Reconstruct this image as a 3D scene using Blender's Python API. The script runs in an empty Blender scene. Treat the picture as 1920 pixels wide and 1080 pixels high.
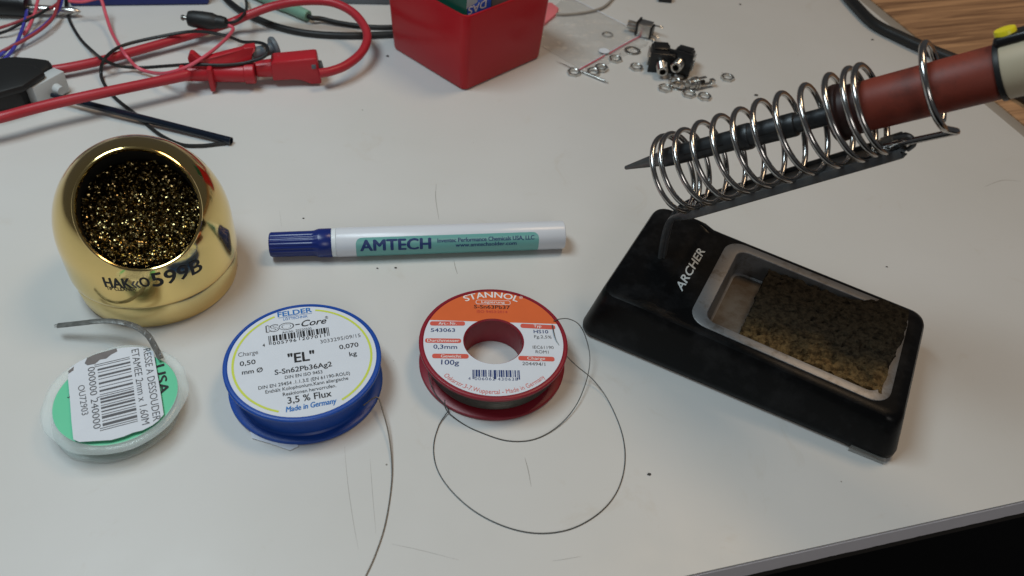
import bpy, bmesh, math, random
from mathutils import Vector, Matrix, noise
random.seed(7)
S = 0.001                       # everything below is written in millimetres
scene = bpy.context.scene
COL = scene.collection
V = Vector
PI = math.pi

# ------------------------------------------------------------------ camera
CAM_H, PITCH, ROLL, FPX = 270.0, math.radians(44), math.radians(5.5), 1550.0
_fw = V((0, math.cos(PITCH), -math.sin(PITCH)))
_r0 = V((1, 0, 0)); _u0 = _r0.cross(_fw)
_rt = _r0 * math.cos(ROLL) + _u0 * math.sin(ROLL)
_up = -_r0 * math.sin(ROLL) + _u0 * math.cos(ROLL)
CAMP = V((0, 0, CAM_H))

def ray(px, py):
    return _fw * FPX + _rt * (px - 960) - _up * (py - 540)

def at(px, py, z=0.0):          # survey: where the sight line meets the height z
    d = ray(px, py)
    return CAMP + d * ((z - CAM_H) / d.z)

def project(p):
    q = p - CAMP
    return 960 + FPX * q.dot(_rt) / q.dot(_fw), 540 - FPX * q.dot(_up) / q.dot(_fw)

# ------------------------------------------------------------------ materials
def mat(name, color, rough=0.5, metal=0.0, var=0.0, vscale=60.0, bump=0.0, bscale=800.0,
        coat=0.0, spec=0.5, trans=0.0, alpha=1.0, rvar=0.0, dirt=None, dirt_amt=0.0, dscale=200.0, ior=1.45, sss=0.0):
    m = bpy.data.materials.new(name); m.use_nodes = True
    nt = m.node_tree; b = nt.nodes['Principled BSDF']
    b.inputs['Base Color'].default_value = (*color, 1)
    b.inputs['Roughness'].default_value = rough
    b.inputs['Metallic'].default_value = metal
    b.inputs['Specular IOR Level'].default_value = spec
    b.inputs['Coat Weight'].default_value = coat
    b.inputs['Transmission Weight'].default_value = trans
    b.inputs['Alpha'].default_value = alpha
    b.inputs['IOR'].default_value = ior
    if sss:
        b.inputs['Subsurface Weight'].default_value = sss
        b.inputs['Subsurface Radius'].default_value = (.004, .003, .002)
        b.inputs['Subsurface Scale'].default_value = 1
    tc = nt.nodes.new('ShaderNodeTexCoord')
    def nz(scale, detail=4, rough_=0.6):
        n = nt.nodes.new('ShaderNodeTexNoise'); n.inputs['Scale'].default_value = scale
        n.inputs['Detail'].default_value = detail; n.inputs['Roughness'].default_value = rough_
        nt.links.new(tc.outputs['Object'], n.inputs['Vector']); return n
    src = None
    if var:
        n = nz(vscale)
        mx = nt.nodes.new('ShaderNodeMix'); mx.data_type = 'RGBA'
        mx.inputs[6].default_value = (*[c * (1 - var) for c in color], 1)
        mx.inputs[7].default_value = (*[min(1, c * (1 + var)) for c in color], 1)
        nt.links.new(n.outputs['Fac'], mx.inputs[0]); src = mx.outputs[2]
    if dirt:
        n = nz(dscale, 8, 0.7); rp = nt.nodes.new('ShaderNodeValToRGB')
        rp.color_ramp.elements[0].position = 0.52 - 0.2 * dirt_amt
        rp.color_ramp.elements[1].position = 0.75 - 0.2 * dirt_amt
        nt.links.new(n.outputs['Fac'], rp.inputs['Fac'])
        mx = nt.nodes.new('ShaderNodeMix'); mx.data_type = 'RGBA'
        if src: nt.links.new(src, mx.inputs[6])
        else: mx.inputs[6].default_value = (*color, 1)
        mx.inputs[7].default_value = (*dirt, 1)
        nt.links.new(rp.outputs['Color'], mx.inputs[0]); src = mx.outputs[2]
    if src: nt.links.new(src, b.inputs['Base Color'])
    if rvar:
        n = nz(vscale * 3 + 40); mr = nt.nodes.new('ShaderNodeMapRange')
        mr.inputs[3].default_value = max(0, rough - rvar); mr.inputs[4].default_value = min(1, rough + rvar)
        nt.links.new(n.outputs['Fac'], mr.inputs[0]); nt.links.new(mr.outputs[0], b.inputs['Roughness'])
    if bump:
        n = nz(bscale); bp = nt.nodes.new('ShaderNodeBump')
        bp.inputs['Strength'].default_value = bump; bp.inputs['Distance'].default_value = 0.0004
        nt.links.new(n.outputs['Fac'], bp.inputs['Height']); nt.links.new(bp.outputs[0], b.inputs['Normal'])
    return m

M = {}
M['gold'] = mat('polished_gold', (.83, .62, .25), .11, 1.0, bump=.03, bscale=260, rvar=.06)
M['gold_satin'] = mat('satin_gold', (.80, .63, .29), .30, 1.0, bump=.05, bscale=900)
M['ink'] = mat('black_ink', (.012, .012, .014), .5)
M['ink_grey'] = mat('grey_ink', (.10, .10, .11), .6)
M['ink_blue'] = mat('blue_ink', (.02, .16, .48), .5)
M['ink_navy'] = mat('navy_ink', (.015, .04, .16), .45)
M['ink_red'] = mat('red_ink', (.50, .05, .04), .5)
M['ink_salmon'] = mat('salmon_ink', (.62, .10, .07), .5)
M['ink_white'] = mat('white_ink', (.78, .78, .78), .5)
M['ink_lime'] = mat('lime_ink', (.58, .66, .08), .5)
M['wool'] = mat('brass_shavings', (.26, .20, .09), .22, 1.0, var=.6, vscale=900)
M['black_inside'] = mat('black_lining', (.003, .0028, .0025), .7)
M['paper'] = mat('white_label_paper', (.66, .70, .77), .45, var=.04, vscale=120, bump=.05, bscale=500)
M['paper_worn'] = mat('worn_label_paper', (.64, .67, .73), .5, var=.06, vscale=90, bump=.12, bscale=400)
M['blue_pl'] = mat('blue_plastic', (.012, .07, .36), .38, var=.12, vscale=150, bump=.05, bscale=700)
M['red_pl'] = mat('dark_red_plastic', (.25, .014, .028), .36, var=.12, vscale=150, bump=.05, bscale=700)
M['orange'] = mat('orange_print', (.68, .13, .035), .45, var=.06, vscale=120)
M['solder'] = mat('solder_wire_metal', (.20, .20, .185), .36, 1.0, var=.2, vscale=600)
M['solder_thin'] = mat('thin_solder_wire', (.13, .13, .125), .42, .7)
M['braid'] = mat('tinned_copper_braid', (.42, .42, .405), .5, .5, var=.35, vscale=400)
M['clear'] = mat('milky_clear_plastic', (.80, .90, .90), .12, alpha=.24, bump=.1, bscale=250)
M['hub_pl'] = mat('pale_hub_plastic', (.42, .54, .48), .5)
M['green_lab'] = mat('mint_green_label', (.13, .58, .34), .5, var=.05)
M['smudge'] = mat('torn_brown_backing', (.16, .145, .145), .7, var=.3, vscale=200)
M['pen_white'] = mat('white_pen_barrel', (.66, .69, .75), .26, bump=.03, bscale=200)
M['pen_ring'] = mat('white_pen_collar', (.72, .78, .82), .3)
M['pen_cap'] = mat('navy_pen_cap', (.010, .024, .16), .27, bump=.03)
M['pen_label'] = mat('teal_pen_label', (.16, .42, .40), .32)
M['black_pl'] = mat('black_base_plastic', (.0032, .0033, .0036), .34, bump=.08, bscale=1500, dirt=(.014, .014, .015), dirt_amt=.22, dscale=70, rvar=.12, spec=.16)
M['tray'] = mat('dull_tray_metal', (.27, .27, .275), .46, .7, var=.16, vscale=120, dirt=(.12, .09, .06), dirt_amt=.1, dscale=120, bump=.1, bscale=500)
M['tray_in'] = mat('stained_tray_floor', (.125, .12, .112), .5, .4, dirt=(.075, .056, .04), dirt_amt=.6, dscale=70)
M['arm'] = mat('grey_painted_steel', (.085, .089, .094), .36, .35, bump=.12, bscale=600, dirt=(.15, .14, .13), dirt_amt=.2, dscale=150)
M['chrome'] = mat('spring_steel', (.46, .45, .44), .17, 1.0, var=.18, vscale=120, bump=.05, bscale=600, rvar=.08)
M['barrel'] = mat('burnt_steel_barrel', (.055, .058, .062), .42, .7, var=.35, vscale=120, bump=.15, bscale=700)
M['tipmetal'] = mat('oxidised_tip', (.16, .16, .16), .45, .8, var=.3, vscale=300)
M['grip'] = mat('brick_red_grip', (.19, .032, .018), .52, var=.14, vscale=100, bump=.06, bscale=500, dirt=(.07, .018, .012), dirt_amt=.12, dscale=60)
M['collar'] = mat('shaded_maroon_cup', (.030, .010, .008), .5, var=.3, vscale=120)  # dark cup colour, deepened to carry the shade within the coil
M['cream'] = mat('cream_handle_plastic', (.52, .44, .31), .45, var=.06)
M['yellow'] = mat('yellow_button_plastic', (.80, .68, .02), .35)
M['black_gloss'] = mat('black_plastic', (.010, .010, .011), .32, bump=.04)
M['black_rub'] = mat('black_rubber', (.012, .0125, .013), .48, bump=.08, bscale=900)
M['navy_tube'] = mat('blue_black_tube', (.008, .013, .024), .12)
M['red_cable'] = mat('red_silicone_lead', (.40, .022, .034), .38, var=.10, vscale=60)
M['red_clip'] = mat('red_clip_plastic', (.43, .016, .026), .34, bump=.04, bscale=500)
M['grey_pl'] = mat('slate_grey_plastic', (.12, .14, .16), .4)
M['pink_wire'] = mat('pink_red_insulation', (.62, .09, .13), .42)
M['blue_wire'] = mat('violet_blue_insulation', (.05, .05, .34), .42)
M['darkred_wire'] = mat('dark_red_insulation', (.30, .04, .05), .42)
M['green_boot'] = mat('sage_green_boot', (.19, .36, .27), .5)
M['dark_grey'] = mat('dark_grey_plastic', (.05, .052, .055), .5)
M['steel'] = mat('nickel_plate', (.60, .585, .555), .28, 1.0, var=.15, vscale=400)
M['steel_dull'] = mat('dull_nickel', (.40, .385, .36), .34, 1.0, var=.2, vscale=400)
M['hole'] = mat('dark_bore', (.01, .01, .01), .6)
M['lightgrey'] = mat('light_grey_plastic', (.50, .53, .54), .4)
M['navy_box'] = mat('navy_box_plastic', (.010, .022, .15), .45)
M['bin_red'] = mat('glossy_red_bin', (.40, .012, .018), .24, spec=.32, bump=.05, bscale=60, var=.06, vscale=20)
M['pk_green'] = mat('dark_green_wrapper', (.008, .075, .05), .25, bump=.15, bscale=80)
M['pk_blue'] = mat('royal_blue_wrapper', (.035, .12, .62), .25, bump=.15, bscale=80)
M['pk_grey'] = mat('pale_grey_wrapper', (.36, .38, .42), .3)
M['pink_foam'] = mat('pink_foam', (.68, .17, .19), .8, bump=.3, bscale=600)
M['band'] = mat('grey_edge_band', (.84, .825, .87), .5, var=.05, vscale=80)
M['core'] = mat('dark_glue_line', (.03, .026, .022), .8)
M['strip'] = mat('grey_trim', (.30, .27, .235), .55, var=.12, vscale=30)
M['scratch'] = mat('dark_scratch', (.30, .28, .26), .7)
M['crumb'] = mat('dark_crumb', (.05, .045, .04), .7)
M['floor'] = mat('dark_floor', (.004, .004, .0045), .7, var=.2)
M['tape'] = mat('clear_tape', (.30, .29, .27), .25, alpha=.35)
M['chip'] = mat('pale_debris', (.55, .52, .46), .4, .5)

# desk laminate: faint mottling, stains and soft gloss
def desk_material():
    m = mat('white_desk_laminate', (.60, .595, .58), .36, var=.0, spec=.42)
    nt = m.node_tree; b = nt.nodes['Principled BSDF']
    tc = nt.nodes.new('ShaderNodeTexCoord')
    n1 = nt.nodes.new('ShaderNodeTexNoise'); n1.inputs['Scale'].default_value = 9; n1.inputs['Detail'].default_value = 5
    n2 = nt.nodes.new('ShaderNodeTexNoise'); n2.inputs['Scale'].default_value = 260; n2.inputs['Detail'].default_value = 6; n2.inputs['Roughness'].default_value = .75
    n3 = nt.nodes.new('ShaderNodeTexNoise'); n3.inputs['Scale'].default_value = 75; n3.inputs['Detail'].default_value = 3
    for n in (n1, n2, n3): nt.links.new(tc.outputs['Object'], n.inputs['Vector'])
    r1 = nt.nodes.new('ShaderNodeValToRGB'); r1.color_ramp.elements[0].position = .3; r1.color_ramp.elements[1].position = .7
    r1.color_ramp.elements[0].color = (.585, .58, .56, 1); r1.color_ramp.elements[1].color = (.625, .62, .61, 1)
    nt.links.new(n1.outputs['Fac'], r1.inputs['Fac'])
    r2 = nt.nodes.new('ShaderNodeValToRGB'); r2.color_ramp.elements[0].position = .70; r2.color_ramp.elements[1].position = .80
    nt.links.new(n2.outputs['Fac'], r2.inputs['Fac'])
    mx = nt.nodes.new('ShaderNodeMix'); mx.data_type = 'RGBA'; mx.inputs[7].default_value = (.38, .36, .33, 1)
    ma = nt.nodes.new('ShaderNodeMath'); ma.operation = 'MULTIPLY'; ma.inputs[1].default_value = .5
    nt.links.new(r2.outputs['Color'], ma.inputs[0]); nt.links.new(ma.outputs[0], mx.inputs[0])
    nt.links.new(r1.outputs['Color'], mx.inputs[6]); nt.links.new(mx.outputs[2], b.inputs['Base Color'])
    n4 = nt.nodes.new('ShaderNodeTexNoise'); n4.inputs['Scale'].default_value = 34; n4.inputs['Detail'].default_value = 9; n4.inputs['Roughness'].default_value = .72; n4.inputs['Distortion'].default_value = .8
    nt.links.new(tc.outputs['Object'], n4.inputs['Vector'])
    r4 = nt.nodes.new('ShaderNodeValToRGB'); r4.color_ramp.elements[0].position = .60; r4.color_ramp.elements[1].position = .74
    nt.links.new(n4.outputs['Fac'], r4.inputs['Fac'])
    m4 = nt.nodes.new('ShaderNodeMath'); m4.operation = 'MULTIPLY'; m4.inputs[1].default_value = .34; nt.links.new(r4.outputs['Color'], m4.inputs[0])
    x4 = nt.nodes.new('ShaderNodeMix'); x4.data_type = 'RGBA'; x4.inputs[7].default_value = (.50, .45, .38, 1)
    nt.links.new(m4.outputs[0], x4.inputs[0]); nt.links.new(mx.outputs[2], x4.inputs[6])
    v5 = nt.nodes.new('ShaderNodeTexVoronoi'); v5.inputs['Scale'].default_value = 42; nt.links.new(tc.outputs['Object'], v5.inputs['Vector'])
    r5 = nt.nodes.new('ShaderNodeValToRGB'); r5.color_ramp.elements[0].position = .012; r5.color_ramp.elements[0].color = (1, 1, 1, 1); r5.color_ramp.elements[1].position = .020; r5.color_ramp.elements[1].color = (0, 0, 0, 1)
    nt.links.new(v5.outputs['Distance'], r5.inputs['Fac'])
    x5 = nt.nodes.new('ShaderNodeMix'); x5.data_type = 'RGBA'; x5.inputs[7].default_value = (.20, .18, .16, 1)
    nt.links.new(r5.outputs['Color'], x5.inputs[0]); nt.links.new(x4.outputs[2], x5.inputs[6]); nt.links.new(x5.outputs[2], b.inputs['Base Color'])
    mr = nt.nodes.new('ShaderNodeMapRange'); mr.inputs[3].default_value = .28; mr.inputs[4].default_value = .46
    nt.links.new(n3.outputs['Fac'], mr.inputs[0]); nt.links.new(mr.outputs[0], b.inputs['Roughness'])
    bp = nt.nodes.new('ShaderNodeBump'); bp.inputs['Strength'].default_value = .05; bp.inputs['Distance'].default_value = .0005
    nt.links.new(n2.outputs['Fac'], bp.inputs['Height']); nt.links.new(bp.outputs[0], b.inputs['Normal'])
    return m
M['desk'] = desk_material()

def wood_material():
    m = bpy.data.materials.new('oak_laminate'); m.use_nodes = True
    nt = m.node_tree; b = nt.nodes['Principled BSDF']; b.inputs['Roughness'].default_value = .42
    tc = nt.nodes.new('ShaderNodeTexCoord'); mp = nt.nodes.new('ShaderNodeMapping')
    mp.vector_type = 'TEXTURE'
    mp.inputs['Rotation'].default_value = (0, 0, WOOD_ANG)
    mp.inputs['Scale'].default_value = (1.0, .055, 1)
    nt.links.new(tc.outputs['Object'], mp.inputs['Vector'])
    n = nt.nodes.new('ShaderNodeTexNoise'); n.inputs['Scale'].default_value = 9; n.inputs['Detail'].default_value = 7; n.inputs['Roughness'].default_value = .6; n.inputs['Distortion'].default_value = .6
    nt.links.new(mp.outputs[0], n.inputs['Vector'])
    r = nt.nodes.new('ShaderNodeValToRGB')
    r.color_ramp.elements[0].position = .34; r.color_ramp.elements[0].color = (.17, .085, .042, 1)
    r.color_ramp.elements[1].position = .62; r.color_ramp.elements[1].color = (.52, .295, .15, 1)
    nt.links.new(n.outputs['Fac'], r.inputs['Fac']); nt.links.new(r.outputs['Color'], b.inputs['Base Color'])
    return m

def film_material():            # thin polythene: mostly see-through, a little milky, glossy
    m = bpy.data.materials.new('polythene_film'); m.use_nodes = True
    nt = m.node_tree; nt.nodes.remove(nt.nodes['Principled BSDF'])
    out = nt.nodes['Material Output']
    tr = nt.nodes.new('ShaderNodeBsdfTransparent'); tr.inputs[0].default_value = (.99, .99, .985, 1)
    df = nt.nodes.new('ShaderNodeBsdfDiffuse'); df.inputs[0].default_value = (.80, .79, .77, 1)
    gl = nt.nodes.new('ShaderNodeBsdfGlossy'); gl.inputs[1].default_value = .18
    tc = nt.nodes.new('ShaderNodeTexCoord'); n = nt.nodes.new('ShaderNodeTexNoise'); n.inputs['Scale'].default_value = 120; n.inputs['Detail'].default_value = 5; n.inputs['Distortion'].default_value = 1.5
    nt.links.new(tc.outputs['Object'], n.inputs['Vector'])
    bp = nt.nodes.new('ShaderNodeBump'); bp.inputs['Strength'].default_value = .9; bp.inputs['Distance'].default_value = .003; nt.links.new(n.outputs['Fac'], bp.inputs['Height'])
    nt.links.new(bp.outputs[0], df.inputs['Normal']); nt.links.new(bp.outputs[0], gl.inputs['Normal'])
    a = nt.nodes.new('ShaderNodeMixShader'); a.inputs[0].default_value = .30
    c = nt.nodes.new('ShaderNodeMixShader'); c.inputs[0].default_value = .13
    nt.links.new(tr.outputs[0], a.inputs[1]); nt.links.new(df.outputs[0], a.inputs[2])
    nt.links.new(a.outputs[0], c.inputs[1]); nt.links.new(gl.outputs[0], c.inputs[2])
    nt.links.new(c.outputs[0], out.inputs[0])
    return m
M['film'] = film_material()

def sponge_material():
    m = bpy.data.materials.new('burnt_sponge'); m.use_nodes = True
    nt = m.node_tree; b = nt.nodes['Principled BSDF']; b.inputs['Roughness'].default_value = .9
    b.inputs['Specular IOR Level'].default_value = .15
    tc = nt.nodes.new('ShaderNodeTexCoord')
    n1 = nt.nodes.new('ShaderNodeTexNoise'); n1.inputs['Scale'].default_value = 70; n1.inputs['Detail'].default_value = 6
    n2 = nt.nodes.new('ShaderNodeTexNoise'); n2.inputs['Scale'].default_value = 650; n2.inputs['Detail'].default_value = 5; n2.inputs['Roughness'].default_value = .7
    vo = nt.nodes.new('ShaderNodeTexVoronoi'); vo.inputs['Scale'].default_value = 520
    # burn stain: ochre along the near long side of the sponge, scorched elsewhere
    mp = nt.nodes.new('ShaderNodeMapping'); mp.vector_type = 'TEXTURE'
    mp.inputs['Rotation'].default_value = (0, 0, math.radians(-24))
    nt.links.new(tc.outputs['Object'], mp.inputs['Vector'])
    sp = nt.nodes.new('ShaderNodeSeparateXYZ'); nt.links.new(mp.outputs[0], sp.inputs[0])
    for n in (n1, n2, vo): nt.links.new(tc.outputs['Object'], n.inputs['Vector'])
    mr = nt.nodes.new('ShaderNodeMapRange'); mr.inputs[1].default_value = -.024; mr.inputs[2].default_value = -.004
    nt.links.new(sp.outputs[1], mr.inputs[0])
    ad = nt.nodes.new('ShaderNodeMath'); ad.operation = 'MULTIPLY_ADD'; ad.inputs[1].default_value = 1.3
    nt.links.new(n1.outputs['Fac'], ad.inputs[0])
    sb = nt.nodes.new('ShaderNodeMath'); sb.operation = 'SUBTRACT'; sb.inputs[1].default_value = .62
    nt.links.new(mr.outputs[0], sb.inputs[0]); nt.links.new(sb.outputs[0], ad.inputs[2])
    r = nt.nodes.new('ShaderNodeValToRGB')
    r.color_ramp.elements[0].position = .12; r.color_ramp.elements[0].color = (.19, .115, .045, 1)
    r.color_ramp.elements[1].position = .75; r.color_ramp.elements[1].color = (.034, .027, .017, 1)
    e = r.color_ramp.elements.new(.45); e.color = (.080, .056, .027, 1)
    nt.links.new(ad.outputs[0], r.inputs['Fac'])
    r2 = nt.nodes.new('ShaderNodeValToRGB'); r2.color_ramp.elements[0].position = .36; r2.color_ramp.elements[1].position = .6
    r2.color_ramp.elements[0].color = (.48, .45, .42, 1)
    nt.links.new(n2.outputs['Fac'], r2.inputs['Fac'])
    mx = nt.nodes.new('ShaderNodeMix'); mx.data_type = 'RGBA'; mx.blend_type = 'MULTIPLY'; mx.inputs[0].default_value = 1
    nt.links.new(r.outputs['Color'], mx.inputs[6]); nt.links.new(r2.outputs['Color'], mx.inputs[7])
    nt.links.new(mx.outputs[2], b.inputs['Base Color'])
    bp = nt.nodes.new('ShaderNodeBump'); bp.inputs['Strength'].default_value = 1; bp.inputs['Distance'].default_value = .0012
    nt.links.new(n2.outputs['Fac'], bp.inputs['Height']); nt.links.new(bp.outputs[0], b.inputs['Normal'])
    return m
M['sponge'] = sponge_material()
def add_pores(m):               # open pores show as dark pits
    nt = m.node_tree; b = nt.nodes['Principled BSDF']; src = b.inputs['Base Color'].links[0].from_socket
    tc = nt.nodes.new('ShaderNodeTexCoord'); n = nt.nodes.new('ShaderNodeTexNoise'); n.inputs['Scale'].default_value = 430; n.inputs['Detail'].default_value = 2
    nt.links.new(tc.outputs['Object'], n.inputs['Vector'])
    r = nt.nodes.new('ShaderNodeValToRGB'); r.color_ramp.elements[0].position = .36; r.color_ramp.elements[0].color = (.40, .38, .35, 1); r.color_ramp.elements[1].position = .52
    nt.links.new(n.outputs['Fac'], r.inputs['Fac'])
    mx = nt.nodes.new('ShaderNodeMix'); mx.data_type = 'RGBA'; mx.blend_type = 'MULTIPLY'; mx.inputs[0].default_value = 1
    nt.links.new(src, mx.inputs[6]); nt.links.new(r.outputs['Color'], mx.inputs[7]); nt.links.new(mx.outputs[2], b.inputs['Base Color'])
add_pores(M['sponge'])

def winding_material():          # rows of fine solder wire wound on the hub
    m = mat('wound_solder', (.13, .135, .12), .42, 1.0, var=.3, vscale=200)
    nt = m.node_tree; b = nt.nodes['Principled BSDF']
    tc = nt.nodes.new('ShaderNodeTexCoord'); w = nt.nodes.new('ShaderNodeTexWave')
    w.bands_direction = 'Z'; w.inputs['Scale'].default_value = 450; w.inputs['Distortion'].default_value = 1.2; w.inputs['Detail'].default_value = 1
    nt.links.new(tc.outputs['Object'], w.inputs['Vector'])
    bp = nt.nodes.new('ShaderNodeBump'); bp.inputs['Strength'].default_value = .9; bp.inputs['Distance'].default_value = .0003
    nt.links.new(w.outputs['Fac'], bp.inputs['Height']); nt.links.new(bp.outputs[0], b.inputs['Normal'])
    return m
M['winding'] = winding_material()

# ------------------------------------------------------------------ objects
ORG = {}
def tag(o, label=None, cat=None, group=None, kind=None):
    if label: o['label'] = label
    if cat: o['category'] = cat
    if group: o['group'] = group
    if kind: o['kind'] = kind
    return o

def thing(name, loc, label, cat, group=None):
    o = bpy.data.objects.new(name, None); COL.objects.link(o)
    o.empty_display_size = .01; o.location = V(loc) * S; ORG[o] = V(loc)
    return tag(o, label, cat, group)

class B:
    """collects shapes in world millimetres and links them as ONE mesh"""
    def __init__(self): self.bm = bmesh.new(); self.mats = []; self.mi = 0
    def use(self, m):
        if m not in self.mats: self.mats.append(m)
        self.mi = self.mats.index(m); return self
    def face(self, vs):
        try: f = self.bm.faces.new(vs)
        except ValueError: return None
        f.material_index = self.mi; f.smooth = True; return f
    def verts(self, pts): return [self.bm.verts.new(p) for p in pts]
    def poly(self, pts): return self.face(self.verts(pts))
    def loops(self, rings, closed_ring=True, cap0=True, cap1=True, closed_path=False):
        R = [self.verts(r) for r in rings]; n = len(R[0])
        k = len(R)
        for i in range(k if closed_path else k - 1):
            a, b = R[i], R[(i + 1) % k]
            for j in range(n if closed_ring else n - 1):
                self.face((a[j], a[(j + 1) % n], b[(j + 1) % n], b[j]))
        if not closed_path and closed_ring:
            if cap0: self.face(R[0][::-1])
            if cap1: self.face(R[-1])
        return R
    def box(self, c, size, ax=None, bev=0.0, seg=2, skew=None):
        X, Y, Z = ax or (V((1, 0, 0)), V((0, 1, 0)), V((0, 0, 1)))
        t = bmesh.new(); bmesh.ops.create_cube(t, size=1)
        for v in t.verts:
            v.co = V((v.co.x * size[0], v.co.y * size[1], v.co.z * size[2]))
            if skew: v.co = skew(v.co)
        if bev: bmesh.ops.bevel(t, geom=t.edges[:], offset=bev, segments=seg, profile=.5, affect='EDGES')
        for v in t.verts: v.co = V(c) + X * v.co.x + Y * v.co.y + Z * v.co.z
        return self.add(t)
    def add(self, t):
        mp = {v: self.bm.verts.new(v.co) for v in t.verts}
        for f in t.faces: self.face([mp[v] for v in f.verts])
        t.free(); return self
    def lathe(self, prof, org=(0, 0, 0), axis=(0, 0, 1), n=48, cap0=True, cap1=True, ref=None):
        Z = V(axis).normalized(); X = V(ref) if ref else Z.orthogonal(); X = (X - Z * X.dot(Z)).normalized(); Y = Z.cross(X)
        o = V(org)
        rings = [[o + Z * z + (X * math.cos(2 * PI * j / n) + Y * math.sin(2 * PI * j / n)) * max(r, 1e-4) for j in range(n)] for r, z in prof]
        self.loops(rings, True, cap0, cap1); return self
    def cyl(self, p0, p1, r0, r1=None, n=24, bev=0.0):
        p0, p1 = V(p0), V(p1); L = (p1 - p0).length; r1 = r0 if r1 is None else r1
        pr = [(r0, 0), (r1, L)]
        if bev: pr = [(r0 - bev, 0), (r0 - bev * .3, bev * .3), (r0, bev), (r1, L - bev), (r1 - bev * .3, L - bev * .3), (r1 - bev, L)]
        return self.lathe(pr, p0, p1 - p0, n)
    def tube(self, pts, r, n=10, sub=6, closed=False, rfun=None, flat=None):
        P = spline([V(p) for p in pts], sub, closed); k = len(P)
        T = []
        for i in range(k):
            a, b = (P[(i - 1) % k], P[(i + 1) % k]) if closed else (P[max(0, i - 1)], P[min(k - 1, i + 1)])
            T.append((b - a).normalized())
        u = T[0].orthogonal().normalized()
        if abs(T[0].z) < .9: u = (V((0, 0, 1)) - T[0] * T[0].z).normalized()
        rings = []
        for i in range(k):
            u = (u - T[i] * u.dot(T[i])).normalized(); w = T[i].cross(u)
            rr = rfun(i / (k - 1)) * r if rfun else r
            rings.append([P[i] + (u * math.cos(2 * PI * j / n) * (flat or 1) + w * math.sin(2 * PI * j / n)) * rr for j in range(n)])
        self.loops(rings, True, True, True, closed); return self
    def prism(self, pts, vec, bev=0.0):
        t = bmesh.new(); a = [t.verts.new(V(p)) for p in pts]; b = [t.verts.new(V(p) + V(vec)) for p in pts]
        n = len(a)
        t.faces.new(a[::-1]); t.faces.new(b)
        for i in range(n): t.faces.new((a[i], a[(i + 1) % n], b[(i + 1) % n], b[i]))
        bmesh.ops.recalc_face_normals(t, faces=t.faces[:])
        if bev: bmesh.ops.bevel(t, geom=t.edges[:], offset=bev, segments=2, profile=.5, affect='EDGES')
        return self.add(t)
    def build(self, name, m=None, parent=None, origin=None, recalc=True, sharp=38):
        if not self.mats: self.mats = [M[m]]
        elif m and M[m] not in self.mats: pass
        if recalc: bmesh.ops.recalc_face_normals(self.bm, faces=self.bm.faces[:])
        o0 = ORG[parent] if parent else V(origin or (0, 0, 0))
        for v in self.bm.verts: v.co = (v.co - o0) * S
        me = bpy.data.meshes.new(name); self.bm.to_mesh(me); self.bm.free()
        for mm in self.mats: me.materials.append(mm)
        if sharp: me.set_sharp_from_angle(angle=math.radians(sharp))
        o = bpy.data.objects.new(name, me); COL.objects.link(o)
        if parent: o.parent = parent
        else: o.location = o0 * S
        ORG[o] = o0
        return o

def spline(P, sub, closed=False):
    if len(P) < 3 or sub <= 1: return P
    k = len(P); out = []
    for i in range(k if closed else k - 1):
        if closed: p0, p1, p2, p3 = P[i - 1], P[i], P[(i + 1) % k], P[(i + 2) % k]
        else:
            p1, p2 = P[i], P[i + 1]
            p0 = P[i - 1] if i else p1 * 2 - p2
            p3 = P[i + 2] if i + 2 < k else p2 * 2 - p1
        for s in range(sub):
            t = s / sub; t2, t3 = t * t, t * t * t
            out.append(.5 * ((2 * p1) + (p2 - p0) * t + (2 * p0 - 5 * p1 + 4 * p2 - p3) * t2 + (3 * p1 - p0 - 3 * p2 + p3) * t3))
    if not closed: out.append(P[-1])
    return out

# ------------------------------------------------------------------ lettering
_cache = {}
def glyphs(s, bold=0.0, shear=0.0, space=1.0):
    k = (s, bold, shear, space)
    if k in _cache: return _cache[k]
    def mesh_of(t):
        c = bpy.data.curves.new('t', 'FONT'); c.body = t; c.size = 1; c.offset = bold; c.shear = shear
        c.space_character = space; c.fill_mode = 'FRONT'; c.resolution_u = 3
        o = bpy.data.objects.new('t', c); COL.objects.link(o)
        dg = bpy.context.evaluated_depsgraph_get(); dg.update()
        me = bpy.data.meshes.new_from_object(o.evaluated_get(dg))
        vs = [(v.co.x, v.co.y) for v in me.vertices]; fs = [tuple(p.vertices) for p in me.polygons]
        bpy.data.objects.remove(o); bpy.data.curves.remove(c); bpy.data.meshes.remove(me)
        return vs, fs
    hv, _ = mesh_of('H'); cap = max(v[1] for v in hv) - min(v[1] for v in hv); y0 = min(v[1] for v in hv)
    vs, fs = mesh_of(s)
    x0 = min(v[0] for v in vs); w = max(v[0] for v in vs) - x0
    vs = [((x - x0) / cap, (y - y0) / cap) for x, y in vs]
    _cache[k] = (vs, fs, w / cap); return _cache[k]

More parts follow.
